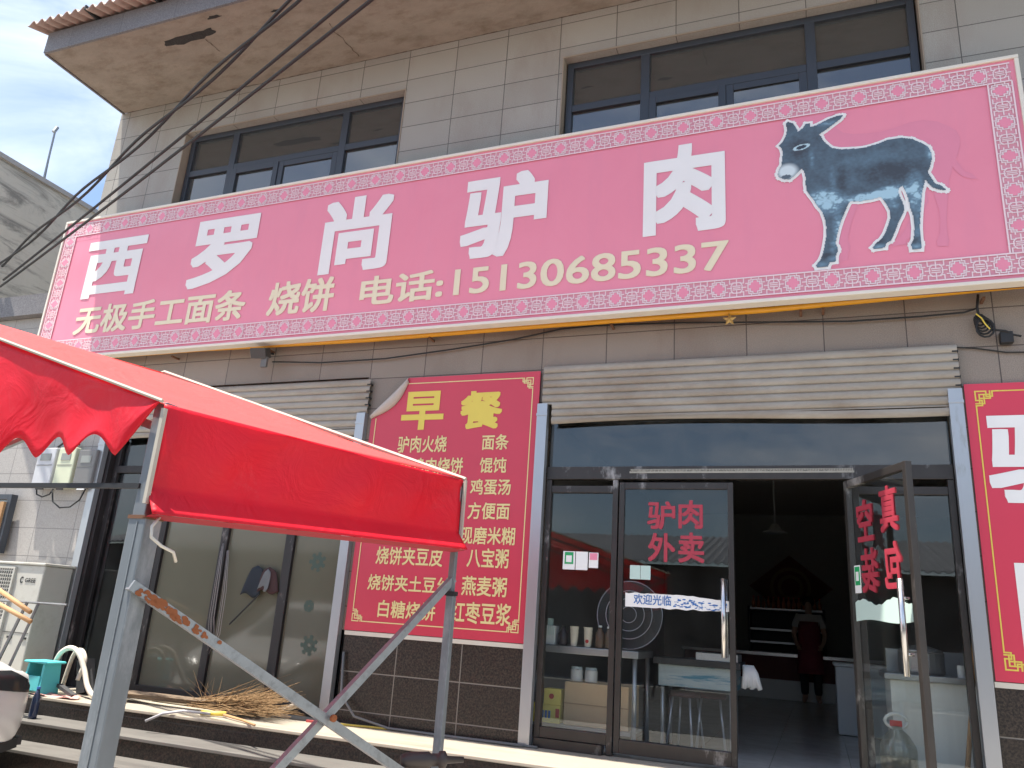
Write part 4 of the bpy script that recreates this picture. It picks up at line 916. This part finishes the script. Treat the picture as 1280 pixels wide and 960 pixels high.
for i in range(90):
    y0 = 6.02+random.uniform(-.05,.05); z0 = -.90+random.uniform(0,.05); b.tube([(-6.15+random.uniform(-.2,.1), y0+random.uniform(-.06,.06), z0), (-5.6, y0, z0+.01), (-4.95, 6.02+random.uniform(-.05,.05), z0+.015)], .006, 4)
b.build('handle_bundle', mat('grey_brown_twigs', (.16,.115,.075), .9, amt=.4, scale=25), br)
b = MB(); b.tube([(-4.95,5.80,-.912),(-4.74,5.86,-.905)], .019, 8); tag(b.build('yellow_grip', M_yellow, smooth=True), 'short yellow plastic grip lying in front of the twig broom', 'grip')
b = MB(); b.tube([(-4.85,5.80,-.91),(-5.05,5.70,-.90),(-5.20,5.63,-.93),(-5.34,5.60,-1.0)], .012, 6)
tag(b.build('broken_rod', mat('grey_rod', (.42,.41,.42), .5), smooth=True), 'thin grey rod drooping over the platform edge by the yellow grip', 'rod')
b = MB(); b.tube([(-4.74,5.84,-.91),(-4.45,5.73,-.915),(-4.23,5.60,-.918)], [.012,.010,.010], 6); tag(b.build('wooden_rod', M_wood, smooth=True), 'brown wooden rod pointing from the yellow grip to the platform edge', 'rod')
b = MB(); b.bar((-4.02,6.20,-.924), (-3.42,6.31,-.924), .022, .016); lv = b.build('spirit_level', mat('dirty_yellow', (.50,.38,.07), .7, amt=.3, scale=20), bevel=.004); tag(lv, 'yellow bar lying along the foot of the granite pillar', 'tool')
b = MB(); b.bar((-4.14,6.178,-.924), (-4.023,6.199,-.924), .022, .017); b.build('red_tip', mat('dull_red', (.38,.06,.06), .7, amt=.2), lv)
b = MB(); b.tube([(-3.97,6.36,-.35),(-3.93,6.34,-.7),(-3.75,6.30,-.86),(-3.4,6.30,-.92),(-2.8,6.31,-.925),(-2.2,6.30,-.92)], .011, 6); b.tube([(-3.4,6.32,-.922),(-2.9,6.33,-.925),(-2.4,6.32,-.922),(-2.1,6.34,-.925)], .012, 5)
tag(b.build('floor_cable', mat('grey_cable', (.16,.16,.155), .6), smooth=True), 'grey cable drooping down the granite pillar and along its foot', 'cable')
b = MB()
for i in range(5):
    ox = random.uniform(-.05,.06); b.tube([(-5.58+ox*.5,6.44,.55+random.uniform(-.06,.03)),(-5.56+ox,6.43,.2),(-5.55+ox*1.3,6.43,-.15),(-5.5+ox*1.5,6.43,-.40+random.uniform(-.15,.1)),(-5.44+ox,6.43,-.30),(-5.45+ox,6.43,.1),(-5.50+ox*.5,6.44,.5)], .0024, 4)
tag(b.build('hanging_wire', mat('pale_wire', (.34,.30,.28), .6), smooth=True), 'hank of thin pale wires hanging on the black frame between filmed panes', 'wire')
b = MB(); b.tube([(-6.72,6.40,1.6),(-6.73,6.40,.4),(-6.76,6.41,.12)], .005, 4); b.tube([(-6.75,6.41,.02),(-6.75,6.41,-.4),(-6.73,6.41,-.75)], .005, 4)
hw = b.build('thin_string', M_hem); tag(hw, 'thin cord with a rusty tag hanging before the dark clear pane', 'cord'); MB().box(-6.81, -6.70, 6.395, 6.41, -.0, .13).build('rusty_tag', M_rust, hw)
# coats hanging inside, showing against the filmed glass
cl = thing('hanging_clothes', 'dark and white clothes hanging against the middle filmed pane', 'clothes', (-5.0, 6.47, .0))
def rag(x0, x1, z0, z1, yy, sw): return MB().grid(lambda u_, v: (x0+(x1-x0)*(.5+(u_-.5)*(.55+.45*v**.6))+sw*v, yy-.010*math.sin(5*u_+2*v)*v, z1+(z0-z1)*v-.03*(1-v)*abs(u_-.5)*2+.02*math.sin(7*u_)*v), 10, 8)
rag(-5.24,-5.02,.08,.37,6.468,-.04).build('jacket', mat('navy_cloth', (.022,.027,.036), .9), cl, smooth=True, solid=.006); rag(-5.10,-4.86,.12,.36,6.462,.02).build('shirt', mat('maroon_cloth', (.05,.022,.022), .9), cl, smooth=True, solid=.006)
rag(-5.05,-4.93,.14,.34,6.455,-.03).build('apron', mat('pale_cloth', (.15,.155,.16), .9), cl, smooth=True, solid=.006); MB().tube([(-5.35,6.46,-.20),(-5.05,6.46,.10)], .008, 5).build('stick', M_black, cl)

# ------------------------------------------------------------------ inside the shop
tb = thing('steel_table', 'narrow steel table behind the glass with cups and bottles on it', 'table', (-1.85, 7.1, -.934))
b = MB(); b.box(-2.55, -1.41, 6.80, 7.45, -.225, -.165); b.build('tabletop', M_rail, tb, bevel=.006)
for x, y in ((-1.45, 6.86), (-2.5, 6.86), (-1.45, 7.40), (-2.5, 7.40)): MB().tube([(x,y,-.93),(x,y,-.226)], .02, 8).build('leg', M_rail, tb, smooth=True)
b = MB(); b.box(-2.54, -1.475, 6.84, 7.42, -.83, -.80); b.build('lower_shelf', M_rail, tb)
b = MB(); b.box(-2.06, -1.50, 6.88, 7.30, -.798, -.455); ct = b.build('carton', M_carton, bevel=.006); tag(ct, 'large brown cardboard carton on the lower shelf of the steel table', 'carton')
MB().box(-2.06, -1.50, 6.876, 6.8795, -.63, -.622).build('tape', mat('carton_tape', (.36,.24,.13), .4), ct)
b = MB(); b.box(-2.37, -2.09, 6.86, 7.0, -.798, -.655); yb = b.build('yellow_box', M_ybox, bevel=.004); tag(yb, 'wide yellow box with printed lettering, the lower one of two', 'box', 'yellow boxes under the table')
b = MB(); b.box(-2.22,-2.20,6.856,6.8595,-.76,-.70); b.box(-2.19,-2.17,6.856,6.8595,-.76,-.70); b.box(-2.24,-2.23,6.856,6.8595,-.76,-.70); b.build('printing', M_blue, yb); MB().box(-2.125,-2.092,6.855,6.8595,-.75,-.68).build('red_label', M_redp, yb)
b = MB(); b.box(-2.24, -2.09, 6.87, 6.99, -.653, -.525); yb = b.build('yellow_box', M_ybox, bevel=.004); tag(yb, 'small yellow box stacked on top of the wide yellow one', 'box', 'yellow boxes under the table')
MB().lathe([(.0,0),(.022,0),(.022,.003),(0,.003)], (-2.17,6.8695,-.585), 12, axis=(0,-1,0)).build('round_label', M_redp, yb)
for i, (x, lab) in enumerate(((-1.99, 'white lidded jar on the brown carton, nearer to the yellow boxes'), (-1.86, 'white lidded jar on the brown carton, nearer to the closed door'))):
    t = thing('jar', lab, 'jar', (x, 7.0, -.454), 'jars on the carton')
    MB().lathe([(0,0),(.052,0),(.056,.02),(.056,.09),(.05,.10),(0,.10)], (x,7.0,-.453), 14).build('body', M_wpl, t, smooth=True); MB().lathe([(0,0),(.05,0),(.05,.02),(0,.02)], (x,7.0,-.352), 14).build('lid', mat('pale_blue_lid', (.45,.55,.62), .4), t)
ZTB = -.164
def cups(x, lab, logo):
    t = thing('cup_stack', lab, 'paper cups', (x, 6.87, ZTB), 'stacks of paper cups')
    b = MB(); b.lathe([(.0,0),(.026,0),(.036,.085),(.038,.09),(.034,.09),(.038,.12),(.039,.125),(.035,.125),(.039,.155),(.041,.165),(0,.165)], (x,6.87,ZTB+.001), 16); b.build('cups', mat('cream_paper', (.76,.69,.57), .7), t, smooth=False)
    if logo: MB().lathe([(.0,0),(.016,0),(.016,.002),(0,.002)], (x,6.838,ZTB+.05), 12, axis=(0,-1,.1)).build('red_mark', M_redp, t)
cups(-1.99, 'plain stack of cream paper cups on the steel table', 0); cups(-1.865, 'stack of paper cups with a round red mark on the table', 1)
b = MB(); b.box(-2.33, -2.16, 6.85, 6.97, ZTB+.001, ZTB+.16); tg = b.build('tissue_box', M_wpl, bevel=.004); tag(tg, 'white box with red print and upright straws on the steel table', 'box')
b = MB(); b.box(-2.34,-2.26,6.846,6.8495,ZTB+.02,ZTB+.07); b.build('red_print', M_redp, tg)
b = MB()
for i in range(9): b.box(-2.31+i*.017, -2.304+i*.017, 6.845, 6.8495, ZTB+.08, ZTB+.155)
b.box(-2.24,-2.20,6.88,6.92,ZTB+.161,ZTB+.22); b.build('straws', M_mint, tg)
def bottle(name, x, y, r, h, m, cm, lab, label=None):
    t = thing(name, lab, 'bottle', (x, y, ZTB), 'bottles on the steel table')
    MB().lathe([(0,0),(r*.9,0),(r,.01),(r,h*.62),(r*.45,h*.82),(r*.38,h*.92),(0,h*.92)], (x,y,ZTB+.001), 14).build('body', m, t, smooth=True); MB().lathe([(0,0),(r*.42,0),(r*.38,h*.09),(0,h*.09)], (x,y,ZTB+.001+h*.921), 10).build('cap', cm, t)
    if label: MB().lathe([(r*1.02,0),(r*1.02,h*.2)], (x,y,ZTB+h*.4), 14).build('wrapper', label, t, smooth=True)
bottle('sauce_bottle', -1.76, 6.87, .04, .185, mat('brown_sauce', (.13,.085,.06), .2), M_wpl, 'brown sauce bottle with white cap beside the marked cups')
bottle('oil_bottle', -1.685, 6.87, .034, .18, mat('amber_oil', (.14,.10,.07), .2), M_wpl, 'thin brown bottle with slanted spout next to the water bottle')
bottle('water_bottle', -1.61, 6.87, .034, .215, M_clearpl, M_wpl, 'clear water bottle with a blue wrapper on the steel table', M_blue)
bottle('dark_jar', -2.10, 6.90, .045, .16, mat('dark_jar', (.05,.035,.04), .3), M_black, 'dark jar between the straw box and the cups')
b = MB(); cx, cz = -1.53, .13
b.lathe([(.0,.03),(.06,.03),(.07,.02),(.13,.022),(.14,.012),(.20,.012),(.205,.0),(.283,.0),(.29,-.012),(.283,-.02),(0,-.02)], (cx,6.98,cz), 40, axis=(0,-1,.12))
ld = b.build('steamer_lid', mat('dark_steel_lid', (.028,.03,.03), .5, .1), smooth=False); tag(ld, 'big round dark steel lid standing upright on the table end', 'lid')
b = MB()
for r in (.287, .203, .137, .068): b.lathe([(r-.003,.0),(r+.003,.0),(r+.003,.006),(r-.003,.006),(r-.003,0)], (cx,6.965-(.012 if r < .28 else -.012)-(.01 if r < .15 else 0),cz), 40, axis=(0,-1,.12))
b.build('ring', M_rail, ld)
gd = thing('griddle_cart', 'griddle cart wrapped in blue and white striped sheet beside the closed door', 'cart', (-1.0, 7.3, -.934))
b = MB(); b.box(-1.30,-.66,7.12,7.6,-.43,-.255); b.build('body', mat('striped_sheet', (.36,.42,.43), .6, .2, amt=.25, scale=3, col2=(.08,.22,.30), s2=2.3, t2=(.5,.58), stretch=(.8,1,9)), gd, bevel=.005)
b = MB(); b.box(-1.34,-.62,7.08,7.64,-.254,-.20); b.build('hotplate', M_black, gd, bevel=.005); b = MB(); b.box(-.98,-.64,7.10,7.5,-.199,-.14); b.build('tray', M_rail, gd)
for x, y in ((-1.27,7.16),(-.70,7.16),(-1.27,7.56),(-.70,7.56)): MB().tube([(x,y,-.93),(x,y,-.431)], .016, 8).build('leg', M_rail, gd, smooth=True)
def stool_local():
    root = bpy.data.objects.new('folding_stool', None); COL.objects.link(root); BASE[root.name] = 'local'
    b = MB(); b.lathe([(0,.42),(.13,.42),(.14,.435),(.13,.46),(0,.465)], (0,0,0), 18); b.build('seat', mat('black_red_seat', (.06,.02,.02), .5), root, smooth=True)
    for k in range(4):
        t = k*math.pi/2+.5; MB().tube([(.17*math.cos(t),.17*math.sin(t),.0),(.11*math.cos(t),.11*math.sin(t),.42)], .011, 7).build('leg', M_rail, root, smooth=True)
    return root
s0 = stool_local(); s0.location = (-1.10, 7.30, EYE-.934); tag(s0, 'black seated metal stool under the griddle cart, nearest to the carton', 'stool', 'stools in the shop')
copy_thing(s0, (-.90, 7.42, -.934), .4, 'black seated metal stool behind the first one under the griddle cart')
b = MB()
for i in range(7):
    b.tube([(-.60+.012*i,7.2,-.215),(-.58+.012*i,7.19,-.28),(-.60+.022*i,7.18+.01*(i % 2),-.40+.01*(i % 3))], [.012,.03,.022], 6)
tag(b.build('plastic_bag', mat('white_film_bag', (.62,.64,.65), .4), smooth=True), 'crumpled white plastic bag hanging at the end of the griddle cart', 'bag')
cb = thing('steel_cabinet', 'pale steel cabinet with a worktop behind the open door', 'cabinet', (.95, 7.3, -.934))
b = MB(); b.box(.50, 1.75, 7.02, 7.6, -.93, -.225); b.build('body', mat('brushed_cabinet', (.76,.77,.73), .5, .1, amt=.08, stretch=(6,1,.3)), cb, bevel=.004)
b = MB(); b.box(.46, 1.80, 6.98, 7.64, -.224, -.18); b.build('worktop', M_rail, cb, bevel=.004); b = MB(); b.box(.52, 1.75, 7.56, 7.6, -.179, .0); b.build('splashback', M_rail, cb)
pt = thing('cooking_pot', 'round steel pot with lid on the pale cabinet', 'pot', (.75, 7.25, -.18))
MB().lathe([(0,0),(.15,0),(.165,.02),(.165,.16),(.172,.165),(0,.165)], (.75,7.25,-.178), 24).build('body', M_rail, pt, smooth=False); MB().lathe([(.17,0),(.15,.02),(.05,.05),(.02,.055),(.02,.08),(0,.08)], (.75,7.25,-.012), 24).build('lid', M_rail, pt, smooth=True)
MB().lathe([(0,0),(.028,0),(.028,.09),(0,.09)], (1.0,7.08,-.179), 12).build('salt_tin', M_wpl); tag(bpy.data.objects['salt_tin'], 'small pale tin standing on the pale cabinet', 'tin')
jg = thing('oil_jug', 'large clear oil jug with white handle behind the open door', 'jug', (.50, 6.72, -.934))
b = MB(); b.lathe([(0,0),(.11,0),(.125,.02),(.125,.24),(.12,.27),(.08,.34),(.04,.375),(.035,.40),(0,.40)], (.50,6.72,-.932), 20); b.build('body', M_clearpl, jg, smooth=True)
b = MB(); b.lathe([(0,0),(.112,0),(.118,.02),(.118,.18),(0,.18)], (.50,6.72,-.925), 20); b.build('oil', mat('dark_oil', (.30,.19,.09), .3), jg, smooth=True)
b = MB(); b.tube([(.50+.075*math.cos(t*.5236), 6.72, -.50+.05*math.sin(t*.5236)) for t in range(13)], .013, 6); b.build('handle', M_wpl, jg, smooth=True); b = MB(); b.box(.455,.535,6.70,6.705,-.535,-.495); b.build('label', M_redp, jg)
tag(MB().tube([(.90,6.70,-.93),(.99,6.74,-.4),(1.045,6.76,.0),(1.09,6.80,.30)], .017, 8).build('wooden_stick', M_wood, smooth=True), 'brown wooden stick leaning beside the pale cabinet behind the glass', 'stick')
fr_ = thing('white_chest', 'pale chest standing far inside behind the open door', 'cabinet', (.45, 10.2, -.934)); MB().box(.16,.75,9.9,10.5,-.93,-.23).build('body', M_wpl, fr_, bevel=.01); MB().box(.14,.77,9.88,10.52,-.228,-.19).build('lid', M_wpl, fr_, bevel=.01)
cn = thing('serving_counter', 'long counter with red lettered band and steel rim at the back of the shop', 'counter', (-.3, 14.9, -.934))
MB().box(-2.2,1.2,14.6,15.3,-.93,-.62).build('base', M_wpl, cn); b = MB(); b.box(-2.21,1.21,14.585,15.3,-.619,-.25); b.build('red_band', mat('dull_red_panel', (.11,.018,.015), .6), cn); MB().box(-2.25,1.25,14.5,15.35,-.249,-.20).build('worktop', M_chrome, cn)
rk = thing('shelf_rack', 'dark rack with lit shelves standing on the back counter', 'shelf', (-.5, 15.0, -.2))
for x in (-1.12, .10): MB().box(x-.02, x+.02, 14.7, 15.1, -.198, .55).build('upright', M_black, rk)
for z in (.50, .16, -.05): MB().box(-1.10, .08, 14.68, 15.12, z, z+.03).build('shelf', M_rail, rk)
MB().box(-1.1,.08,15.10,15.12,-.19,.5).build('back_panel', M_black, rk)
def sb():
    root = bpy.data.objects.new('drink_bottle', None); COL.objects.link(root); BASE[root.name] = 'local'
    MB().lathe([(0,0),(.03,0),(.032,.10),(.014,.15),(.013,.18),(0,.18)], (0,0,0), 8).build('body', mat('orange_drink', (.42,.12,.05), .3), root, smooth=True); MB().lathe([(0,0),(.016,0),(.016,.02),(0,.02)], (0,0,.181), 8).build('cap', M_redp, root); return root
pb = sb(); tag(pb, 'orange bottle in the dim row on the top shelf', 'bottle', 'orange bottles in the row on the rack'); pb.location = (-1.05,14.9,EYE+.532)
for i in range(1, 14): copy_thing(pb, (-1.05+i*.084, 14.9, .532), 0, 'orange bottle in the dim row on the top shelf')
b = MB(); cx, cz = -.46, .98
b.add([(cx-.75,16.17,cz),(cx,16.17,cz-.6),(cx+.75,16.17,cz),(cx,16.17,cz+.6)], [(0,1,2,3)])
om = b.build('wall_ornament', mat('dark_red_silk', (.11,.018,.014), .7), solid=.02); tag(om, 'big diamond shaped red hanging on the back wall', 'ornament')
b = MB()
for r in (.2, .34): b.lathe([(r-.03,0),(r+.03,0),(r+.03,.012),(r-.03,.012),(r-.03,0)], (cx,16.155,cz), 24, axis=(0,-1,0))
b.build('gold_ring', mat('dull_gold', (.17,.09,.03), .5), om)
fn = thing('pendant_lamp', 'unlit white pendant lamp hanging on a rod deep inside the shop', 'lamp', (-.48, 11.0, 1.32))
MB().tube([(-.48,11,2.36),(-.48,11,1.48)], .010, 6).build('rod', mat('lamp_shade_grey', (.26,.26,.25), .6), fn); MB().lathe([(0,.02),(.15,.0),(.16,.01),(.08,.05),(.04,.12),(0,.12)], (-.48,11,1.36), 16).build('shade', mat('lamp_shade_grey', (.26,.26,.25), .6), fn, smooth=True)

# ------------------------------------------------------------------ the shop worker (far inside, in the dark)
def skin_body(name, joints, bones, m, parent, sub=2):
    me = bpy.data.meshes.new(name); keys = list(joints); ix = {k: i for i, k in enumerate(keys)}
    off = BASE[parent.name]; me.from_pydata([tuple(Vector(joints[k][:3])+Vector((0,0,EYE))-off) for k in keys], [(ix[a], ix[c]) for a, c in bones], [])
    o = bpy.data.objects.new(name, me); COL.objects.link(o); o.parent = parent; BASE[o.name] = off
    sk = o.modifiers.new('skin', 'SKIN'); lay = me.skin_vertices[0].data
    for k in keys: r = joints[k][3]; lay[ix[k]].radius = (r, joints[k][4] if len(joints[k]) > 4 else r)
    lay[0].use_root = True; ss = o.modifiers.new('sub', 'SUBSURF'); ss.levels = ss.render_levels = sub
    me.materials.append(m); return o
ps = thing('person', 'shop worker in a pale shirt and dark red apron standing at the back counter', 'person', (-.14, 14.2, -.934))
px, py = -.14, 14.2; F = -.934
J = {'pelvis': (px,py,F+.86,.13,.10), 'waist': (px,py,F+1.02,.125,.095), 'chest': (px,py,F+1.20,.15,.11), 'neckb': (px,py,F+1.36,.06), 'neck': (px,py-.01,F+1.42,.05), 'head': (px,py-.02,F+1.50,.075,.085), 'crown': (px,py-.01,F+1.60,.07,.08), 'nose': (px,py-.11,F+1.51,.014)}
Bn = [('pelvis','waist'),('waist','chest'),('chest','neckb'),('neckb','neck'),('neck','head'),('head','crown'),('head','nose')]
for s, n in ((-1, 'l'), (1, 'r')):
    J.update({n+'hip': (px+s*.09,py,F+.80,.085), n+'knee': (px+s*.10,py-.01,F+.45,.06), n+'ank': (px+s*.10,py+.01,F+.09,.042), n+'toe': (px+s*.12,py-.13,F+.04,.035),
              n+'sh': (px+s*.17,py,F+1.32,.06), n+'el': (px+s*.24,py-.02,F+1.06,.042), n+'wr': (px+s*.20,py-.16,F+.90,.028), n+'palm': (px+s*.17,py-.22,F+.87,.028,.018)})
    Bn += [('pelvis',n+'hip'),(n+'hip',n+'knee'),(n+'knee',n+'ank'),(n+'ank',n+'toe'),('chest',n+'sh'),(n+'sh',n+'el'),(n+'el',n+'wr'),(n+'wr',n+'palm')]
    for k in range(4):
        J[n+'f%d' % k] = (px+s*(.185-.017*k),py-.285+.004*abs(k-1.5),F+.845,.009); J[n+'g%d' % k] = (px+s*(.18-.017*k),py-.315,F+.82,.008); Bn += [(n+'palm',n+'f%d' % k),(n+'f%d' % k,n+'g%d' % k)]
    J[n+'th'] = (px+s*.13,py-.235,F+.885,.010); Bn.append((n+'wr',n+'th'))
skin_body('body', J, Bn, mat('skin', (.42,.27,.20), .55), ps)
Jc = {'a': (px,py,F+.90,.15,.12), 'b': (px,py,F+1.05,.145,.115), 'c': (px,py,F+1.22,.168,.128), 'd': (px,py,F+1.36,.085)}; Bc = [('a','b'),('b','c'),('c','d')]
for s, n in ((-1,'l'),(1,'r')): Jc.update({n+'s': (px+s*.17,py,F+1.325,.075), n+'e': (px+s*.225,py-.01,F+1.14,.062)}); Bc += [('c',n+'s'),(n+'s',n+'e')]
skin_body('shirt', Jc, Bc, mat('grey_white_shirt', (.50,.49,.47), .9), ps)
Jt = {'p': (px,py,F+.86,.145,.115)}; Bt = []
for s, n in ((-1,'l'),(1,'r')): Jt.update({n+'h': (px+s*.09,py,F+.78,.098), n+'k': (px+s*.10,py-.01,F+.45,.075), n+'a': (px+s*.10,py+.01,F+.12,.06)}); Bt += [('p',n+'h'),(n+'h',n+'k'),(n+'k',n+'a')]
skin_body('trousers', Jt, Bt, mat('black_trousers', (.03,.03,.033), .9), ps)
b = MB(); b.grid(lambda u_, v: (px+(.17+.05*v)*math.sin((u_-.5)*2.4), py-(.19+.02*v)*math.cos((u_-.5)*2.4)+.02, F+1.26-.80*v), 14, 10); b.build('apron', mat('dark_red_apron', (.22,.035,.05), .85), ps, smooth=True, solid=.006)
b = MB(); b.lathe([(0,.0),(.085,.0),(.098,.05),(.092,.10),(.05,.135),(0,.14)], (px,py+.015,F+1.52), 14); b.build('hair', M_black, ps, smooth=True)

# ------------------------------------------------------------------ car nose at the left edge
car = thing('parked_car', 'silver hatchback with smoked headlight parked nose in to the steps', 'car', (-6.5, 4.0, -1.40))
HX, HY = .20, .98; RX, RY = .98, -.20; CX, CY = -5.80-.66*RX, 4.84-.66*RY
def CP(s, r, z): return (CX-HX*s+RX*r, CY-HY*s+RY*r, z-1.40)       # s metres back from the nose, r metres to the car's right
def interp(tab, s):
    for (a, va), (c, vc) in zip(tab, tab[1:]):
        if s <= c: t = (s-a)/(c-a); t = t*t*(3-2*t) if False else t; return va+(vc-va)*t
    return tab[-1][1]
hw_t = [(0,.62),(.06,.72),(.2,.79),(.6,.85),(1.5,.87),(3.2,.87),(3.8,.82),(4.0,.72)]
hood_t = [(0,.68),(.08,.77),(.3,.87),(1.0,.93),(1.25,.98),(2.0,1.40),(2.4,1.47),(3.2,1.44),(3.75,1.02),(4.0,.85)]
low_t = [(0,.30),(.1,.22),(.4,.19),(3.6,.20),(4.0,.34)]
def sect(s):
    W_, T, Lo = interp(hw_t, s), interp(hood_t, s), interp(low_t, s); sh = min(T, .80+.03*s)-.05
    nar = .72 if T > 1.05 else .93
    return [(0,Lo),(W_*.85,Lo),(W_*.97,Lo+.10),(W_,.52),(W_*.985,max(.56,sh)),(W_*(.95 if T < 1.05 else .90),max(.6,sh+.04)),(W_*nar,T-.03),(W_*nar*.8,T),(0,T+.015)]
ss_ = [0,.03,.08,.15,.25,.4,.6,.85,1.1,1.25,1.6,2.0,2.4,2.8,3.2,3.5,3.75,3.9,4.0]
b = MB(); rows = [sect(s) for s in ss_]; m_ = 9
for sgn in (1, -1):
    vs_ = [CP(s, sgn*r, z) for s, row in zip(ss_, rows) for r, z in row]; fs_ = []
    for i in range(len(ss_)-1):
        for j in range(m_-1):
            q_ = (i*m_+j, i*m_+j+1, (i+1)*m_+j+1, (i+1)*m_+j); fs_.append(q_ if sgn > 0 else q_[::-1])
    fs_.append(tuple(range(m_)) if sgn < 0 else tuple(range(m_))[::-1]); b.add(vs_, fs_)
cb_ = b.build('body', M_paint, car, smooth=True)
b = MB()
for sgn in (1, -1):
    for s0_, s1_ in ((1.75, 2.55), (2.62, 3.35)): b.quad(CP(s0_, sgn*.80, .93), CP(s1_, sgn*.80, .95), CP(s1_-.1, sgn*.66, 1.34), CP(s0_+.3, sgn*.66, 1.34))
b.quad(CP(1.27,-.58,1.02), CP(1.27,.58,1.02), CP(1.93,.50,1.385), CP(1.93,-.50,1.385))
b.build('window', glass_mat('car_glass', (.06,.07,.07), .15), car)
def surf(s, z, r_out=.006):
    row = sect(s)
    for (r0, z0), (r1, z1) in zip(row[2:], row[3:]):
        if z0 <= z <= z1: return r0+(r1-r0)*(z-z0)/(z1-z0+1e-6)+r_out
    return row[4][0]+r_out
for sgn in (1, -1):
    hl = MB(); vs_ = []; N1, N2 = 10, 6
    for j in range(N2+1):
        for i in range(N1+1):
            s = .04+.52*i/N1; zb_ = .63+.06*i/N1; zt_ = min(interp(hood_t, s)-.045, .80); z = zb_+(zt_-zb_)*j/N2; vs_.append(CP(s, sgn*surf(s, z), z))
    fs_ = [(j*(N1+1)+i, j*(N1+1)+i+1, (j+1)*(N1+1)+i+1, (j+1)*(N1+1)+i) for j in range(N2) for i in range(N1)]
    hl.add(vs_, fs_ if sgn < 0 else [q_[::-1] for q_ in fs_]); hl.build('headlight', mat('smoked_lens', (.03,.032,.035), .08, amt=.3), car, smooth=True)
for s_w in (.66, 3.3):
    for sgn in (1, -1):
        b = MB(); wb = CP(s_w, sgn*.70, .31); ax = Vector((RX*sgn, RY*sgn, 0))
        b.lathe([(.18,-.09),(.29,-.09),(.31,-.07),(.31,.07),(.29,.09),(.18,.09)], Vector(wb)+ax*.07, 28, axis=ax); wh = b.build('wheel', M_tyre, car, smooth=False)
        b = MB(); b.lathe([(0,.06),(.05,.075),(.06,.05),(.17,.07),(.185,.09),(.185,0),(0,0)], Vector(wb)+ax*.07, 20, axis=ax); b.build('rim', M_steel, wh)
        b = MB(); b.lathe([(.0,.0),(.36,.0),(.36,.012),(0,.012)], Vector(CP(s_w, sgn*(interp(hw_t, s_w)-.012), .33)), 28, axis=ax); b.build('wheel_arch', M_black, car)
b = MB(); b.quad(*[CP(.005, r, z) for r, z in ((-.5,.30),(.5,.30),(.5,.45),(-.5,.45))]); b.bar(CP(.0,-.62,.27), CP(.0,.62,.27), .05, .06); b.bar(CP(.02,.62,.26), CP(.3,.80,.24), .03, .07); b.build('bumper_grille', M_black, car)

# ------------------------------------------------------------------ across the street: seen in the glass
hs = thing('street_house', 'low dark walled house with a corrugated roof across the street, mirrored in the glass', 'house', (0, -11, -1.4))
b = MB(); b.box(-26, 22, -16, -10.5, -1.4, 1.9); b.build('wall', mat('dark_brick', (.13,.11,.10), .9, amt=.2, scale=3), hs)
b = MB(); b.grid(lambda u_, v: (-26.5+u_*49, -10.0-v*6.5, 1.95+v*1.5+.04*math.sin(2*math.pi*(u_*49)/.25)), 800, 2); b.build('roof', mat('grey_corrugated', (.20,.20,.21), .6), hs, solid=.02)
random.seed(3)
def tree(x, y, h, rad, lab):
    t = thing('street_tree', lab, 'tree', (x, y, -1.4), 'trees across the street')
    b = MB(); b.tube([(x,y,-1.4),(x+.1,y,h*.3-1.4),(x-.1,y+.1,h*.7-1.4)], [.2,.15,.07], 8)
    for k in range(7):
        a = k*2.4; b.tube([(x+.05,y,h*(.35+.05*k)-1.4),(x+rad*.6*math.cos(a),y+rad*.6*math.sin(a),h*(.5+.06*k)-1.4)], [.07,.02], 5)
    b.build('trunk', mat('bark', (.12,.09,.07), .95, amt=.3), t)
    b = MB()
    for i in range(2600):
        cl_ = random.Random(i % 37); ca_2 = cl_.uniform(0, 6.28); cr_ = rad*cl_.uniform(.2, .85); cz_ = h*cl_.uniform(.4, .95)
        c = Vector((x+cr_*math.cos(ca_2)+random.gauss(0,.32), y+cr_*math.sin(ca_2)+random.gauss(0,.32), cz_-1.4+random.gauss(0,.28))); s = random.uniform(.08, .16)
        d1_ = Vector((random.gauss(0,1), random.gauss(0,1), random.gauss(0,1))).normalized(); d2_ = d1_.orthogonal().normalized()
        b.quad(c-d1_*s, c+d2_*s*.6, c+d1_*s, c-d2_*s*.6)
    b.build('crown', mat('leaf_green', (.05,.085,.03), .7, amt=.4, scale=1.2), t)
tree(6.5, -6.5, 5.2, 1.7, 'bushy green tree across the street, mirrored in the open door')
